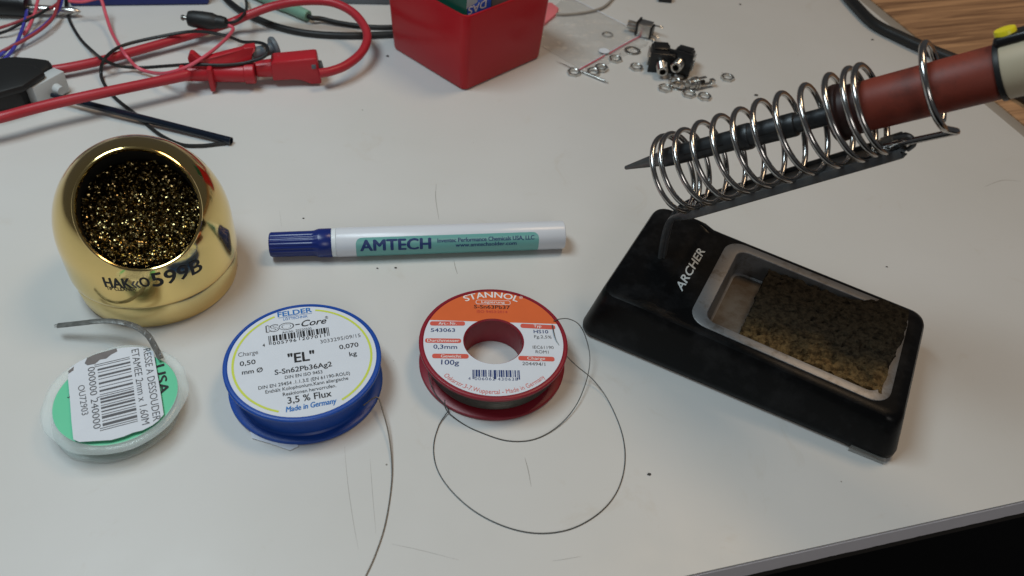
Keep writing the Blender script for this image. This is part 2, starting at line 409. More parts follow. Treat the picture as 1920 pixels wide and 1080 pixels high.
def letters(b, s, W, H, fn, bold=0.0, shear=0.0, space=1.0, fine=None):
    """adds the text to b; fn(u, v) maps u in 0..W, v in 0..H to world mm"""
    if bold > 0:            # the outline offset breaks this glyph: thicken by close parallel copies
        k = bold * 1.3 * H
        for q, (du, dv) in enumerate(((-k, 0), (0, -k * .5), (k, 0), (0, k * .5))):
            letters(b, s, W, H, lambda u, v, du=du, dv=dv, q=q: fn(u + du, v + dv) + V((0, -.004 * q, .006 * q)), 0.0, shear, space, fine)
        return
    vs, fs, w = glyphs(s, bold, shear, space)
    t = bmesh.new(); tv = [t.verts.new((x * W / w, y * H, 0)) for x, y in vs]
    for f in fs:
        try: t.faces.new([tv[i] for i in f])
        except ValueError: pass
    if fine:
        for _ in range(6):
            bmesh.ops.triangulate(t, faces=t.faces[:])
            le = [e for e in t.edges if e.calc_length() > fine]
            if not le: break
            bmesh.ops.subdivide_edges(t, edges=le, cuts=1)
        bmesh.ops.triangulate(t, faces=t.faces[:])
    for v in t.verts: v.co = fn(v.co.x, v.co.y)
    b.add(t)

def text_px(b, s, pL, pR, z, H, dz=.06, **k):      # straight line between two surveyed baseline ends at height z
    a, c = at(*pL, z), at(*pR, z); d = c - a; W = d.length; d.normalize(); u = V((-d.y, d.x, 0))
    letters(b, s, W, H, lambda x, y: a + d * x + u * y + V((0, 0, dz)), **k)

def barcode(b, pL, pR, z, H, pattern, dz=.06, drop=0):
    a, c = at(*pL, z), at(*pR, z); d = c - a; W = d.length; d.normalize(); u = V((-d.y, d.x, 0))
    tot = sum(pattern); x = 0
    for i, w in enumerate(pattern):
        if i % 2 == 0:
            x0, x1 = x / tot * W, (x + w) / tot * W
            lo = -drop if i in (0, 2, len(pattern) - 1, len(pattern) - 3, len(pattern) // 2 - len(pattern) // 2 % 2) else 0
            b.poly([a + d * x0 + u * lo + V((0, 0, dz)), a + d * x1 + u * lo + V((0, 0, dz)), a + d * x1 + u * H + V((0, 0, dz)), a + d * x0 + u * H + V((0, 0, dz))])
        x += w

# ================================================================== THE SETTING
WOOD_ANG = 0.0
fe0, fe1 = at(1300, 1076.4), at(1920, 938.2)
re0, re1 = at(1627, 13), at(1920, 257)
fd = (fe1 - fe0).normalized(); rd = (re0 - re1).normalized()
def line_x(p, d, q, e):
    k = ((q.x - p.x) * e.y - (q.y - p.y) * e.x) / (d.x * e.y - d.y * e.x); return p + d * k
corner = line_x(fe0, fd, re1, rd)
c_fl = corner - fd * 1500; c_br = corner + rd * 1500; c_bl = c_fl + rd * 1500
desk = thing('desk', corner, 'white laminate desk top that carries everything, with a grey front edge', 'desk'); desk['kind'] = 'structure'
b = B(); b.prism([p + V((0, 0, -.55)) for p in (corner, c_br, c_bl, c_fl)], (0, 0, .55)); b.build('desk_top', 'desk', desk)
nrm = V((fd.y, -fd.x, 0))
b = B(); inn = -nrm * .25; b.prism([p + V((0, 0, -16)) for p in (corner + inn, c_br + inn, c_bl + inn, c_fl + inn)], (0, 0, 15.4)); b.build('board_core', 'core', desk)
b = B()
rings = []
N = 420
for i in range(N + 1):
    p = corner - fd * (900 * i / N)
    j = noise.noise(p * .35) * .35 + (noise.noise(p * 1.3) * .35 if i % 3 else 0)
    rings.append([p + nrm * .05 + V((0, 0, -1.1)), p + nrm * .35 + V((0, 0, -1.3)), p + nrm * .35 + V((0, 0, -10.6 + j)), p - nrm * .25 + V((0, 0, -10.7 + j)), p - nrm * .25 + V((0, 0, -1.1))])
b.loops(rings); b.build('edge_band', 'band', desk)
b = B()
cr = at(1871, 958, -2)
for k in range(3):
    q0 = at(1867 + 2 * k, 954 + 6 * k, -2); 
    q1 = at(1869 + 2 * k, 960 + 6 * k, -2)
# fine scratches worn into the laminate
def scratch(pts, w):
    P = spline([at(x, y, .03) for x, y in pts], 5)
    rings = []
    for i, p in enumerate(P):
        a, c = P[max(0, i - 1)], P[min(len(P) - 1, i + 1)]; d = (c - a).normalized(); s = V((-d.y, d.x, 0)) * w * (.35 + .65 * math.sin(PI * i / (len(P) - 1)))
        rings.append([p - s, p + s])
    b.loops(rings, closed_ring=False)
for pts, w in [([(818, 345), (817, 372), (823, 412)], .16), ([(851, 488), (854, 502), (858, 514)], .16), ([(646, 838), (652, 905), (662, 975), (672, 1030)], .07),
               ([(694, 860), (698, 920), (705, 1000)], .06), ([(984, 858), (990, 880), (996, 912)], .14), ([(1846, 350), (1880, 338), (1915, 340)], .15),
               ([(1035, 1052), (1062, 1048), (1090, 1043)], .06), ([(524, 395), (528, 425)], .10), ([(735, 1020), (790, 1032), (860, 1050)], .05)]:
    scratch(pts, w)
b.build('scratch_marks', 'scratch', desk)

# wooden table standing against the right edge
wl = (at(1765, 54) - at(1690, 0)).normalized()
WOOD_ANG = math.atan2(wl.y, wl.x) - PI / 2
M['wood'] = wood_material()
rn = V((rd.y, -rd.x, 0)); rn = rn if rn.x > 0 else -rn
wt = thing('wooden_table', re1, 'brown wood grain table pushed against the right edge of the white desk', 'table'); wt['kind'] = 'structure'
q0, q1 = re1 - rd * 330, re1 + rd * 1400
b = B(); b.prism([p + V((0, 0, -20)) for p in (q0 + rn * 10.2, q0 + rn * 900, q1 + rn * 900, q1 + rn * 10.2)], (0, 0, 20.2), bev=.3); b.build('wooden_top', 'wood', wt)
b = B(); b.prism([p + V((0, 0, -20)) for p in (q0 + rn * .5, q0 + rn * 10, q1 + rn * 10, q1 + rn * .5)], (0, 0, 19.6), bev=.5); b.build('edge_trim', 'strip', wt)
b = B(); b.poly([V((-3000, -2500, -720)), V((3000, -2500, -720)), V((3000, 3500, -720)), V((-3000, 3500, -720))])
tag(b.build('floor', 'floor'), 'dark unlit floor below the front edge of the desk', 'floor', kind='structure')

# ================================================================== GOLD TIP CLEANER
HC = V((-160.3, 265.9, 0)); HR, HZ, HRZ = 35.55, 29.9, 39.9
haz, hel, hd, hr = math.radians(-62.1), math.radians(45.2), 27.9, 24.6
hn = V((math.cos(haz) * math.cos(hel), math.sin(haz) * math.cos(hel), math.sin(hel)))
ho = HC + V((0, 0, HZ)) + hn * hd
tc_ = thing('tip_cleaner', HC, 'shiny gold dome shaped tip cleaner with a round opening full of brass shavings', 'tip cleaner')
b = B(); b.lathe([(32.2, .2), (33.2, 0.8), (33.8, 3), (34.9, 12.6), (34.6, 13.3), (30, 13.4)], HC, n=96); b.build('base', 'gold_satin', tc_)
t = bmesh.new()
prof = [(33, 13.6), (34.9, 13.7), (35.35, 14.2), (35.5, 15.2), (35.55, 18), (35.55, 22), (35.55, 26)]
for i in range(0, 31):
    a = i / 31 * PI / 2; prof.append((HR * math.cos(a), HZ + HRZ * math.sin(a)))
prof.append((.01, HZ + HRZ))
bb = B(); bb.lathe(prof, HC, n=128, cap0=False, cap1=False)
g = bmesh.ops.bisect_plane(bb.bm, geom=bb.bm.verts[:] + bb.bm.edges[:] + bb.bm.faces[:], dist=1e-5, plane_co=ho, plane_no=hn, clear_outer=True)
cut = [e for e in g['geom_cut'] if isinstance(e, bmesh.types.BMVert)]
U = hn.orthogonal().normalized(); W_ = hn.cross(U)
cut.sort(key=lambda v: math.atan2((v.co - ho).dot(W_), (v.co - ho).dot(U)))
loop = [v.co.copy() for v in cut]
bb.build('dome', 'gold', tc_)
cen = sum(loop, V((0, 0, 0))) / len(loop)
# resample the cut to an even ring
def ring_at(ang, loop=loop):
    best = None
    for i in range(len(loop)):
        p, q = loop[i] - cen, loop[(i + 1) % len(loop)] - cen
        a0, a1 = math.atan2(p.dot(W_), p.dot(U)), math.atan2(q.dot(W_), q.dot(U))
        if a1 < a0: a1 += 2 * PI
        for k in (0, 2 * PI):
            if a0 <= ang + k <= a1:
                f = (ang + k - a0) / max(1e-9, a1 - a0); return cen + p.lerp(q, f)
    return cen + (U * math.cos(ang) + W_ * math.sin(ang)) * hr
for _ in range(4):
    even = [ring_at(-PI + 2 * PI * i / 120) for i in range(120)]
    cen = sum(even, V((0, 0, 0))) / 120
rim = B(); rings = []
for p in even:
    d = (p - cen).normalized()
    sec = [(-.1, -.5), (.1, .1), (-.1, .6), (-.6, .8), (-1.05, .6), (-1.3, .1), (-1.35, -2.2)]
    rings.append([p + d * x + hn * y for x, y in sec])
rim.loops(rings, closed_ring=False, closed_path=True); rim.build('rim', 'gold', tc_)
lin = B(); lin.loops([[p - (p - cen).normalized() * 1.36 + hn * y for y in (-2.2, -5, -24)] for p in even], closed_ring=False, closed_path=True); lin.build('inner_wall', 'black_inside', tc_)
# the pad of curled brass shavings
b = B()
rad0 = sum((p - cen).length for p in even) / len(even) - .9
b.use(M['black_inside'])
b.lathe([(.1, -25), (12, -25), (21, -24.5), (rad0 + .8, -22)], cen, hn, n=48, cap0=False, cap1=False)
b.use(M['wool'])
lowdir = -(V((0, 0, 1)) - hn * hn.z).normalized()
for i in range(2300):
    a = random.uniform(0, 2 * PI); rr = (rad0 - .2) * math.sqrt(random.random())
    d = U * math.cos(a) + W_ * math.sin(a)
    low = d.dot(lowdir) * rr / rad0
    depth = -11.2 + 8.6 * max(-1, low) + random.uniform(-4.2, .6) + 1.6 * noise.noise((cen + d * rr) * .12)
    p = cen + d * rr + hn * min(-1.4, depth)
    ax = V((random.gauss(0, 1), random.gauss(0, 1), random.gauss(0, 1))); ax = (ax - hn * ax.dot(hn) * .5).normalized()
    e1 = ax.orthogonal().normalized(); e1 = Matrix.Rotation(random.uniform(0, 2 * PI), 3, ax) @ e1; e2 = ax.cross(e1)
    turns = random.uniform(.5, 1.6); cr_ = random.uniform(.6, 1.9); pitch_ = random.uniform(.8, 3.6); w = random.uniform(.18, .46)
    if rr + cr_ > rad0: p -= d * cr_
    nseg = int(7 * turns) + 4; rg = []
    for k in range(nseg):
        th = (k / (nseg - 1) - .5) * 2 * PI * turns
        c = p + (e1 * math.cos(th) + e2 * math.sin(th)) * cr_ + ax * th / (2 * PI) * pitch_
        h_ = (c - cen).dot(hn)
        if h_ > -.9: c -= hn * (h_ + .9)
        sd = ax * .85 + (e1 * math.cos(th) + e2 * math.sin(th)) * .5
        rg.append([c - sd * w, c + sd * w])
    b.loops(rg, closed_ring=False)
b.build('brass_wool', 'wool', tc_, recalc=False)
# printed name
def cyl_hit(px, py, R=HR):
    d = ray(px, py); o = CAMP - HC; A_ = d.x ** 2 + d.y ** 2; Bq = o.x * d.x + o.y * d.y; C_ = o.x ** 2 + o.y ** 2 - R * R
    t = (-Bq - math.sqrt(Bq * Bq - A_ * C_)) / A_; p = CAMP + d * t; return math.atan2(p.y - HC.y, p.x - HC.x), p.z
def z5(x, y): return 60 + x / 2.769, 230 + y / 2.769
def hak(b, s, pL, pR, H, **k):
    a0, za = cyl_hit(*z5(*pL)); a1, zb = cyl_hit(*z5(*pR)); W = (a1 - a0) * HR; R = HR + .08
    letters(b, s, W, H, lambda u, v: HC + V((R * math.cos(a0 + u / HR), R * math.sin(a0 + u / HR), za + (zb - za) * u / W + v)), fine=1.0, **k)
b = B(); b.use(M['ink'])
hak(b, 'HAK', (383, 852), (522, 858), 5.2, bold=.032)
hak(b, 'O', (567, 852), (616, 850), 5.0, bold=.03)
hak(b, '599B', (633, 852), (886, 765), 7.0, bold=.026)
hak(b, 'TIP CLEANER', (390, 866), (540, 872), 1.8, bold=.01)
b.use(M['ink_grey'])
hak(b, '«', (522, 858), (566, 858), 5.6, bold=.01)
b.build('lettering', None, tc_)

# ================================================================== DESOLDERING BRAID
def z6(x, y): return 60 + x / 3.376, 570 + y / 3.376
DZ = 11.0
dc = at(*z6(527, 575), DZ); dc0 = V((dc.x, dc.y, 0))
db = thing('desoldering_braid', dc0, 'clear round case of desoldering braid with mint green label and white barcode sticker', 'braid spool')
def wob(R, z, k, amp, ph=0.0, n=90, ox=0, oy=0):
    out = []
    for j in range(n):
        a = 2 * PI * j / n; r = R + amp * noise.noise(V((math.cos(a + ph) * k, math.sin(a + ph) * k, ph)))
        out.append(dc0 + V((ox + math.cos(a) * r, oy + math.sin(a) * r, z + .35 * amp * noise.noise(V((math.cos(a) * 2, math.sin(a) * 2, 7 + ph))))))
    return out
b = B(); b.loops([wob(22.6, .3, 2.2, 1.0, 1, ox=-1.5, oy=-.5), wob(23.4, .8, 2.2, 1.0, 1, ox=-1.5, oy=-.5), wob(23.2, 2.0, 2.2, 1.0, 1, ox=-1.5, oy=-.5), wob(20.5, 2.6, 2, .2, 1), wob(20.5, 8.6, 2, .2, 1), wob(25.9, 8.9, 2.4, .9, 2), wob(26.4, 9.6, 2.4, .9, 2), wob(25.6, 10.5, 2.4, .9, 2), wob(24.2, 10.9, 2.4, .5, 2), wob(22.4, 10.2, 2.4, .1, 2)], cap1=False)
b.build('case', 'clear', db)
b = B(); b.lathe([(19.6, 2.7), (19.9, 8.4)], dc0, n=60); b.build('hub', 'hub_pl', db)
b = B(); b.lathe([(.1, 9.55), (22.3, 9.6)], dc0, n=90, cap0=False, cap1=False); gl_ = b.build('green_label', 'green_lab', db)
b = B(); b.use(M['ink'])
text_px(b, 'USA', z6(775, 395), z6(808, 575), 9.7, 3.6, bold=.04)
b.build('lettering', None, gl_)
b = B(); b.use(M['ink']); text_px(b, '3', z6(222, 592), z6(236, 596), 9.7, 1.5, bold=.03); b.build('numeral', None, gl_)
stk_pts = [(228, 470), (238, 408), (300, 365), (400, 320), (470, 300), (540, 284), (640, 272), (700, 276), (768, 300), (782, 380), (800, 480), (818, 590), (834, 700), (800, 740), (760, 770), (700, 800), (640, 815), (580, 840), (500, 862), (400, 868), (300, 874), (262, 858), (250, 740), (240, 600)]
b = B(); SZ = 11.0; b.prism([at(*z6(*p), SZ) for p in stk_pts], (0, 0, .12)); st_ = b.build('barcode_sticker', 'paper_worn', db)
b = B(); b.use(M['smudge'])
for pts in ([(333, 375), (350, 340), (400, 318), (470, 298), (535, 280), (540, 300), (500, 320), (470, 345), (430, 352), (400, 378), (350, 388)], [(228, 425), (265, 395), (262, 420), (232, 440)]):
    b.poly([at(*z6(*p), SZ + .2) for p in pts])
b.use(M['ink_grey'])
ZT = SZ + .14
text_px(b, 'RESSE A DESSOUDER', z6(704, 288), z6(768, 745), ZT, 2.7)
text_px(b, 'ETAMEE 2mm x 1.60M', z6(629, 292), z6(697, 768), ZT, 2.7)
text_px(b, '000000 240000', z6(352, 405), z6(390, 795), ZT, 2.5)
text_px(b, 'OU72903', z6(290, 520), z6(316, 708), ZT, 2.3)
barcode(b, z6(412, 382), z6(450, 800), ZT, 12.0, [1, 2, 1, 4, 3, 3, 1, 4, 3, 3, 1, 5, 3, 4, 1, 4, 3, 4, 1, 2, 1, 2, 3, 2, 3, 3, 1, 2, 3, 3, 2, 3, 1, 2, 4, 3, 1, 3, 4, 2, 1, 2, 1], drop=1)
b.build('printing', None, st_)
bp_ = [(at(*z6(815, 345), 11.5)), at(*z6(775, 265), 14), at(*z6(730, 195), 15), at(*z6(650, 140), 14.5), at(*z6(540, 112), 12.5), at(*z6(430, 108), 10.5), at(*z6(300, 122), 8.5), at(*z6(162, 137), 6.5)]
P = spline(bp_, 26); b = B(); b.use(M['braid'])
cl = [0]
for i in range(1, len(P)): cl.append(cl[-1] + (P[i] - P[i - 1]).length)
for sgn in (1, -1):
    for k in range(8):
        path = []
        for i, p in enumerate(P):
            T = (P[min(i + 1, len(P) - 1)] - P[max(i - 1, 0)]).normalized(); sd = T.cross(V((0, 0, 1))).normalized(); up = sd.cross(T)
            # the ribbon turns from standing on edge to lying flat
            tw = .25; s2 = sd * math.cos(tw) + up * math.sin(tw); u2 = up * math.cos(tw) - sd * math.sin(tw)
            ph = sgn * cl[i] * 1.5 + k * 2 * PI / 8
            path.append(p + s2 * 1.0 * math.sin(ph) + u2 * .38 * math.cos(ph) * sgn)
        b.tube(path, .24, n=5, sub=1)
for k in range(9):
    q = P[-1]; T = (P[-1] - P[-4]).normalized(); o_ = V((random.uniform(-.3, .3), random.uniform(-.9, .9), random.uniform(-.3, .3)))
    b.tube([q + o_ * .8 - T * 2, q + o_, q + T * random.uniform(.6, 1.6) + o_ * 1.5], .13, n=5, sub=3)
b.build('braid_end', None, db)

# ================================================================== SOLDER SPOOLS
def spool_body(b, c, R, H, hub, hole=None, flange=1.9):
    h = hole or .05
    if hole: pr = [(h, .3), (h + .3, 0), (R - .6, 0), (R, .5), (R, flange - .4), (R - .5, flange), (hub + .6, flange + .2), (hub, flange + .9), (hub, H - flange - .9), (hub + .6, H - flange - .2), (R - .5, H - flange), (R, H - flange + .4), (R, H - .5), (R - .35, H - .1), (R - .6, H), (R - 1.4, H), (R - 1.6, H - .25), (h + .5, H - .25), (h, H - .7), (h, .3)]
    else: pr = [(.05, 0), (R - .6, 0), (R, .5), (R, flange - .4), (R - .5, flange), (hub + .6, flange + .2), (hub, flange + .9), (hub, H - flange - .9), (hub + .6, H - flange - .2), (R - .5, H - flange), (R, H - flange + .4), (R, H - .5), (R - .35, H - .1), (R - .6, H), (R - 1.4, H), (R - 1.6, H - .25), (.05, H - .25)]
    b.lathe(pr, c, n=112, cap0=not hole, cap1=not hole)

# --- blue
def z1(x, y): return 390 + x / 3.483, 550 + y / 3.483
BH = 15.5
bc = at(*z1(604, 447), BH); bc = V((-80.2, 211.9, 0)); BR = 30.8
bs = thing('blue_solder_spool', bc, 'blue plastic solder spool with white round label and no centre hole', 'solder spool', 'solder spools on the desk')
b = B(); spool_body(b, bc, BR, BH, 27.3); b.build('reel', 'blue_pl', bs)
b = B(); b.lathe([(.05, 0), (BR - 1.9, 0), (BR - 1.9, .12), (.05, .12)], bc + V((0, 0, BH - .22)), n=112, cap0=False, cap1=False); LZ = BH - .10
bl = b.build('label', 'paper', bs)
LZ = BH - .08
b = B()
def arc(b, c, z, R, w, a0, a1, n=40):
    b.loops([[c + V((math.cos(a) * (R - w), math.sin(a) * (R - w), z)), c + V((math.cos(a) * (R + w), math.sin(a) * (R + w), z))] for a in [a0 + (a1 - a0) * i / n for i in range(n + 1)]], closed_ring=False)
def ang(c, p, z): q = at(*p, z); return math.atan2(q.y - c.y, q.x - c.x)
b.use(M['ink_lime'])
a0, a1 = ang(bc, z1(425, 138), LZ), ang(bc, z1(465, 765), LZ)
arc(b, bc, LZ + .05, 26.9, .45, a0, a1 if a1 > a0 else a1 + 2 * PI)
a0, a1 = ang(bc, z1(870, 690), LZ), ang(bc, z1(705, 92), LZ)
arc(b, bc, LZ + .05, 26.9, .45, a0, a1)
T1 = lambda s, pL, pR, H, **k: text_px(b, s, z1(*pL), z1(*pR), LZ, H, **k)
b.use(M['ink_blue'])
T1('FELDER', (457, 156), (679, 122), 2.75, bold=0.033)
T1('LÖTTECHNIK', (493, 178), (652, 156), 1.3, bold=0.011)
T1('Made in Germany', (510, 777), (842, 716), 2.5, bold=.03, shear=.2)
b.poly([at(*z1(460, 163), LZ) + V((0, 0, .06)), at(*z1(678, 131), LZ) + V((0, 0, .06)), at(*z1(678, 129), LZ) + V((0, 0, .06)), at(*z1(460, 161), LZ) + V((0, 0, .06))])
b.use(M['ink_grey'])
T1('ISO', (384, 256), (560, 230), 3.7, bold=.075)
b.use(M['paper']); T1('ISO', (387, 254.5), (557, 229.5), 3.3, bold=0.000, dz=.10)
b.use(M['ink'])
T1('-', (572, 218), (600, 214), 3.4, bold=0.011)
T1('Core', (612, 218), (775, 195), 3.4, bold=0.019, shear=.35)
T1('®', (765, 168), (786, 165), 1.5)
T1('Art.Nr. 20220500', (484, 264), (677, 236), 1.25)
barcode(b, z1(397, 318), z1(792, 258), LZ, 3.2, [1, 1, 1, 2, 3, 1, 2, 2, 3, 1, 1, 1, 3, 2, 2, 1, 3, 1, 2, 2, 1, 1, 1, 1, 2, 1, 3, 2, 1, 1, 3, 1, 2, 1, 1, 2, 3, 1, 1, 1, 2, 1, 3, 1, 1, 1, 1], drop=1.6)
T1('4', (357, 350), (372, 348), 1.6, bold=0.017)
T1('005796', (425, 338), (578, 314), 1.6, bold=0.017, space=1.2)
T1('207011', (615, 307), (766, 284), 1.6, bold=0.017, space=1.2)
T1('"EL"', (527, 458), (697, 433), 4.9, bold=0.028)
T1('S-Sn62Pb36Ag2', (437, 533), (810, 476), 2.5, bold=0.019)
T1('DIN EN ISO 9453', (503, 560), (748, 522), 1.6, bold=0.007)
T1('DIN EN 29454 .1.1.3.E (EN 61190-ROL0)', (330, 630), (928, 530), 1.65, bold=0.007)
T1('Enthält Kolophonium.Kann allergische', (376, 656), (917, 563), 1.65, bold=0.007)
T1('Reaktionen hervorrufen.', (490, 672), (838, 612), 1.65, bold=0.007)
T1('3,5 % Flux', (522, 722), (808, 672), 3.1, bold=0.017)
T1('0,50', (209, 476), (311, 460), 2.3, bold=0.017)
T1('mm Ø', (223, 532), (358, 512), 2.3, bold=0.017)
T1('0,070', (860, 366), (984, 347), 2.3, bold=0.017)
T1('kg', (926, 412), (973, 404), 2.3, bold=0.017)
b.use(M['ink_grey'])
T1('Charge', (198, 416), (328, 396), 2.2)
T1('3033295/09/15', (735, 328), (998, 284), 1.9)
b.build('printing', None, bl)
b = B(); b.prism([at(*z1(276, 905), .2), at(*z1(290, 950), .2), at(*z1(400, 982), .2), at(*z1(535, 1028), .2), at(*z1(592, 1002), .2), at(*z1(520, 880), .2)], (0, 0, .45)); b.build('torn_underside_label', 'paper_worn', bs)
b = B(); b.tube([V(bc) + V((BR * .86, -BR * .46, 7.5)), at(707, 745, 6), at(718, 772, 4.5), at(729, 815, 2.5), at(735, 870, .8), at(733, 920, .3), at(722, 985, .3), at(704, 1040, .3), at(684, 1084, .3), at(660, 1130, .3)], .27, n=8, sub=8); b.build('solder_wire', 'solder_thin', bs)

# --- red
def z2(x, y): return 760 + x / 3.724, 520 + y / 3.724
RH = 14.0
rc = V((-5.5, 232.6, 0)); RR = 31.1; HOLE = 12.2
rs = thing('red_solder_spool', rc, 'dark red solder spool with orange and white ring label around an open centre', 'solder spool', 'solder spools on the desk')
b = B(); spool_body(b, rc, RR, RH, 21, HOLE, 1.8); b.build('reel', 'red_pl', rs)
b = B(); b.lathe([(21.2, 2.3), (27.2, 2.6), (28.2, 4.5), (28.4, 7), (28.0, 9.6), (27.2, 11.3), (21.2, 11.6)], rc, n=96, cap0=False, cap1=False); b.build('solder_winding', 'winding', rs)
LZ = RH - .12
b = B(); b.use(M['paper'])
n = 120; rad = [HOLE + .55, 16, 20, 24, RR - 1.9]
g = [[b.bm.verts.new(rc + V((math.cos(2 * PI * j / n) * r, math.sin(2 * PI * j / n) * r, LZ))) for j in range(n)] for r in rad]
for i in range(len(rad) - 1):
    for j in range(n): b.face((g[i][j], g[i][(j + 1) % n], g[i + 1][(j + 1) % n], g[i + 1][j]))
cl_, cr2 = at(*z2(140, 297), LZ), at(*z2(1090, 327), LZ); cd = (cr2 - cl_).normalized(); cn = V((-cd.y, cd.x, 0))
bmesh.ops.bisect_plane(b.bm, geom=b.bm.verts[:] + b.bm.edges[:] + b.bm.faces[:], plane_co=cl_, plane_no=cn)
b.use(M['orange'])
for f in b.bm.faces:
    if (f.calc_center_median() - cl_).dot(cn) > 0: f.material_index = b.mi
rl = b.build('label', None, rs)
b = B()
T2 = lambda s, pL, pR, H, **k: text_px(b, s, z2(*pL), z2(*pR), LZ, H, **k)
def arc_text(b, s, c, R, a0, a1, H, z, smile=False, **k):
    if smile: letters(b, s, (a1 - a0) * R, H, lambda u, v: c + V((math.cos(a0 + u / R) * (R - v), math.sin(a0 + u / R) * (R - v), z)), **k)
    else: letters(b, s, (a0 - a1) * R, H, lambda u, v: c + V((math.cos(a0 - u / R) * (R + v), math.sin(a0 - u / R) * (R + v), z)), **k)
def pill(b, pL, pR, H, z, n=8, grow=0):
    a, c = at(*pL, z), at(*pR, z); d = (c - a).normalized(); u = V((-d.y, d.x, 0)); W = (c - a).length; r = H / 2 * .8
    pts = []
    for (x, y, s0) in ((W - r, H / 2 - r, 0), (r, H / 2 - r, 1), (r, -H / 2 + r, 2), (W - r, -H / 2 + r, 3)):
        for i in range(n + 1):
            t = (s0 + i / n) * PI / 2; pts.append(a + d * (x + (r + grow) * math.cos(t)) + u * (y + (r + grow) * math.sin(t)) + V((0, 0, .05 + .02 * (grow < 0))))
    b.poly(pts)
def pilltext(s, pL, pR, tL, tR, H=2.5, h=1.55):
    b.use(M['ink_salmon']); pill(b, z2(*pL), z2(*pR), H, LZ)
    b.use(M['ink_white']); T2(s, tL, tR, h, dz=.10, bold=0.011)
b.use(M['ink_white'])
nb = at(*z2(600, 140), LZ); rb = (V((nb.x, nb.y, 0)) - rc).length
arc_text(b, 'STANNOL', rc, rb - .1, ang(rc, z2(416, 158), LZ), ang(rc, z2(782, 168), LZ), 3.4, LZ + .06, bold=0.019)
T2('®', (795, 150), (820, 151), 1.6)
pill(b, z2(492, 172), z2(734, 178), 2.6, LZ); b.use(M['orange']); pill(b, z2(492, 172), z2(734, 178), 2.6, LZ, grow=-.22)
b.use(M['ink_white']); T2('Legierung', (532, 180), (694, 184), 1.5, dz=.10, bold=0.008)
b.use(M['ink_red']); b.use(M['ink']); 
T2('S-Sn63Pb37', (480, 216), (730, 222), 2.0, bold=0.017)
b.use(M['ink_red']); T2('ISO 9453:2014', (500, 247), (713, 251), 1.45, bold=0.006)
pilltext('Art.- Nr.', (172, 322), (417, 323), (232, 331), (357, 332))
pilltext('Durchmesser', (138, 441), (390, 444), (153, 450), (378, 452))
pilltext('Gewicht', (187, 549), (442, 552), (248, 560), (390, 562))
pilltext('Typ', (804, 338), (1047, 350), (897, 350), (950, 351))
pilltext('Charge', (789, 564), (1042, 572), (852, 575), (976, 578))
b.use(M['ink_navy'])
T2('543063', (178, 381), (347, 381), 2.0, bold=0.017)
T2('0,3mm', (196, 498), (361, 500), 2.2, bold=0.017)
T2('100g', (250, 608), (374, 612), 2.5, bold=0.017)
T2('HS10', (897, 390), (998, 392), 1.9, bold=0.017)
b.use(M['ink_grey'])
T2('Fg.2,5%', (900, 424), (1022, 428), 1.6, bold=0.006)
T2('IEC61190', (890, 498), (1036, 501), 1.65, bold=0.006)
T2('ROM1', (910, 530), (1000, 533), 1.65, bold=0.006)
T2('204494/1', (817, 613), (977, 619), 1.75, bold=0.008)
b.use(M['ink_navy'])
barcode(b, z2(469, 694), z2(800, 698), LZ, 3.6, [2, 1, 1, 1, 3, 1, 3, 2, 1, 1, 3, 1, 2, 3, 1, 1, 2, 1, 1, 2, 4, 1, 1, 2, 2, 1, 3, 1, 2, 2, 3, 1, 1, 1, 3, 2, 1, 2, 2, 2, 1, 1, 2], drop=1.2)
T2('4', (440, 717), (456, 717), 1.5); T2('006062', (484, 718), (627, 720), 1.5, space=1.15); T2('430638', (645, 721), (786, 722), 1.5, space=1.15)
b.use(M['ink_salmon'])
a0, a1 = ang(rc, z2(262, 690), LZ), ang(rc, z2(985, 705), LZ)
arc_text(b, 'Oskarstr.3-7.Wuppertal - Made in Germany', rc, 28.2, a0, a1, 2.15, LZ + .06, smile=True)
b.build('printing', None, rl)
b = B()
b.tube([rc + V((-25.8, -9, 5)), at(*z2(165, 690), 5), at(*z2(200, 800), 3.5), at(*z2(285, 900), 1.5), at(*z2(300, 930), 1.2), at(835, 778, .8), at(822, 800, .4), at(813, 838, .3), at(820, 880, .3), at(848, 922, .3), at(895, 962, .3), at(955, 990, .3), at(1015, 1000, .3), at(1075, 990, .3), at(1128, 958, .3), at(1160, 915, .3), at(1172, 862, .3), at(1165, 808, .3), at(1140, 750, .6), at(1112, 712, 3), at(1080, 685, 8), at(1058, 662, 12.5), at(1042, 636, RH + .3), at(1036, 612, RH + .4), at(*z2(1025, 332), RH + .3)], .21, n=6, sub=8)
b.tube([at(*z2(275, 855), 6), at(*z2(290, 930), 1.8), at(*z2(400, 1020), .4), at(900, 810, .3), at(950, 826, .3), at(1000, 824, .3), at(1045, 800, .6), at(1080, 760, 1.5), at(1100, 712, 3), at(1106, 670, 6), at(1098, 632, 10), at(1085, 608, 13), at(1066, 598, 14.5), at(*z2(1075, 292), RH + .6), at(*z2(1035, 305), RH + .3)], .21, n=6, sub=8)
b.build('loose_wire', 'solder_thin', rs)

